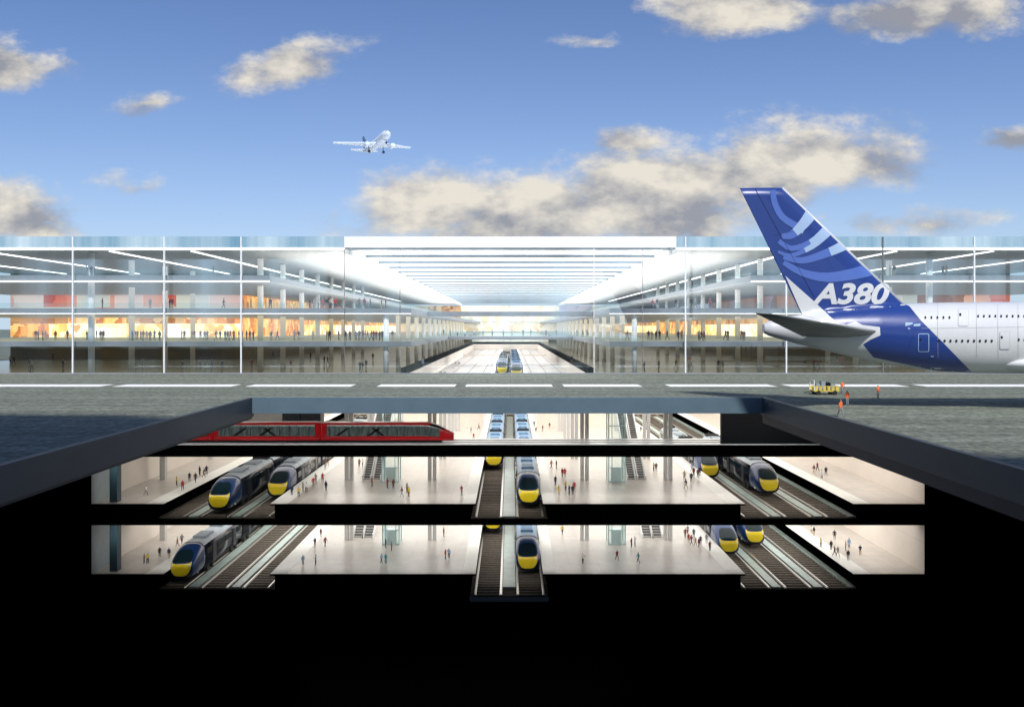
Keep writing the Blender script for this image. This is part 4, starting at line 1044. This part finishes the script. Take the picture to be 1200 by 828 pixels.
cl = [(620,255,270,85,0,1.0),(910,195,255,78,-.14,1.0),(500,245,165,66,0,.95),(760,232,220,95,0,1.0),(830,205,170,70,0,.95),(1075,262,160,26,0,.6),(860,8,150,52,.05,1.0),(1080,14,180,48,0,1.0),(345,78,115,38,-.28,.8),(185,122,90,20,-.1,.6),
      (20,250,120,62,.1,1.0),(5,72,100,46,.12,1.0),(1195,157,80,24,-.1,.85),(690,42,90,14,0,.42),(150,215,90,16,0,.42),(745,160,85,26,.0,.75),(250,262,200,10,0,.2)]
cv = N.new('ShaderNodeCombineXYZ'); L.new(U, cv.inputs[0]); L.new(V, cv.inputs[1])
def noise(scale, off=(0,0,0), det=9, rough=.6, sy=1.7, src=None):
    mp = N.new('ShaderNodeMapping'); mp.inputs['Location'].default_value = off; mp.inputs['Scale'].default_value = (1, sy, 1)
    n = N.new('ShaderNodeTexNoise'); n.inputs['Scale'].default_value = scale; n.inputs['Detail'].default_value = det; n.inputs['Roughness'].default_value = rough
    L.new(src or cv.outputs[0], mp.inputs[0]); L.new(mp.outputs[0], n.inputs['Vector']); return n.outputs[0]
U2 = math_('MULTIPLY_ADD', math_('SUBTRACT', noise(5, (1,2,0), 5), .5), .16, U); V2 = math_('MULTIPLY_ADD', math_('SUBTRACT', noise(6, (5,1,0), 5), .5), .075, V)
env = None; low = None
for (px, py, rx, ry, tilt, g) in cl:
    u0, v0 = (px-CX)/F, (CY-py)/F
    du = math_('SUBTRACT', U2, u0); dv = math_('SUBTRACT', V2, v0)
    dv = math_('MULTIPLY_ADD', du, tilt, dv)
    q = math_('ADD', math_('POWER', math_('ABSOLUTE', math_('MULTIPLY', du, F/rx)), 2.0), math_('POWER', math_('ABSOLUTE', math_('MULTIPLY', dv, F/ry)), 2.0))
    e = math_('MULTIPLY', math_('SUBTRACT', 1.0, math_('POWER', q, .6), clamp=True), g)
    env = e if env is None else math_('MAXIMUM', env, e)
    h = math_('MULTIPLY', math_('MINIMUM', math_('MULTIPLY', e, 2.5), 1.0), math_('MULTIPLY', dv, F/ry))
    low = h if low is None else math_('ADD', low, h)
n1 = noise(9, rough=.68, det=12); n2 = noise(9, (.010,-.030,0), rough=.68, det=12); m1 = noise(9, det=3, rough=.5); m2 = noise(9, (.016,-.055,0), det=3, rough=.5)
dens = math_('ADD', math_('MULTIPLY', env, 1.75), math_('MULTIPLY_ADD', n1, 2.6, -1.62))
mrr = N.new('ShaderNodeMapRange'); mrr.interpolation_type = 'SMOOTHSTEP'; mrr.inputs[1].default_value = .0; mrr.inputs[2].default_value = .95; L.new(dens, mrr.inputs[0])
alpha = math_('MULTIPLY', mrr.outputs[0], math_('MULTIPLY', math_('MINIMUM', math_('MULTIPLY', env, 7), 1.0), .95))
lit = math_('MULTIPLY_ADD', math_('SUBTRACT', m1, m2), 1.8, math_('MULTIPLY_ADD', math_('SUBTRACT', n1, n2), 2.2, .52))
lit = math_('ADD', lit, math_('MULTIPLY', low, .30))
lit = math_('ADD', lit, math_('MULTIPLY_ADD', noise(2.6, (3.4,1.2,0), 3), 1.5, -.76), clamp=True)
ccol = N.new('ShaderNodeMix'); ccol.data_type = 'RGBA'; L.new(lit, ccol.inputs[0])
ccol.inputs[6].default_value = (.32, .33, .37, 1); ccol.inputs[7].default_value = (.84, .78, .67, 1)
SKY_STR = .105
tint = N.new('ShaderNodeMix'); tint.data_type = 'RGBA'; tint.blend_type = 'MULTIPLY'; tint.inputs[0].default_value = 1
tint.inputs[7].default_value = (.82, .95, 1.22, 1); L.new(sky.outputs[0], tint.inputs[6])
cs = N.new('ShaderNodeVectorMath'); cs.operation = 'SCALE'; cs.inputs['Scale'].default_value = 1/SKY_STR; L.new(ccol.outputs[2], cs.inputs[0])
fm = N.new('ShaderNodeMix'); fm.data_type = 'RGBA'; L.new(alpha, fm.inputs[0])
hz = N.new('ShaderNodeMix'); hz.data_type = 'RGBA'; hz.inputs[7].default_value = (.60/SKY_STR, .72/SKY_STR, .85/SKY_STR, 1); L.new(tint.outputs[2], hz.inputs[6])
L.new(math_('MULTIPLY', math_('POWER', 2.718, math_('MULTIPLY', V, -8.0)), 1.15, clamp=True), hz.inputs[0]); L.new(hz.outputs[2], fm.inputs[6]); L.new(cs.outputs[0], fm.inputs[7])
L.new(fm.outputs[2], bg.inputs[0]); bg.inputs[1].default_value = SKY_STR
# ------------------------------------------------------------------ output
vs = scene.view_settings; scene.display_settings.display_device = 'sRGB'
vs.view_transform = 'Standard'; vs.look = 'None'; vs.gamma = 1; vs.exposure = 0; vs.use_curve_mapping = False
scene.render.engine = 'CYCLES'
cy = scene.cycles; cy.use_denoising = True; cy.max_bounces = 8; cy.diffuse_bounces = 4; cy.glossy_bounces = 3; cy.transparent_max_bounces = 16
cy.sample_clamp_indirect = 6; cy.caustics_reflective = False; cy.caustics_refractive = False
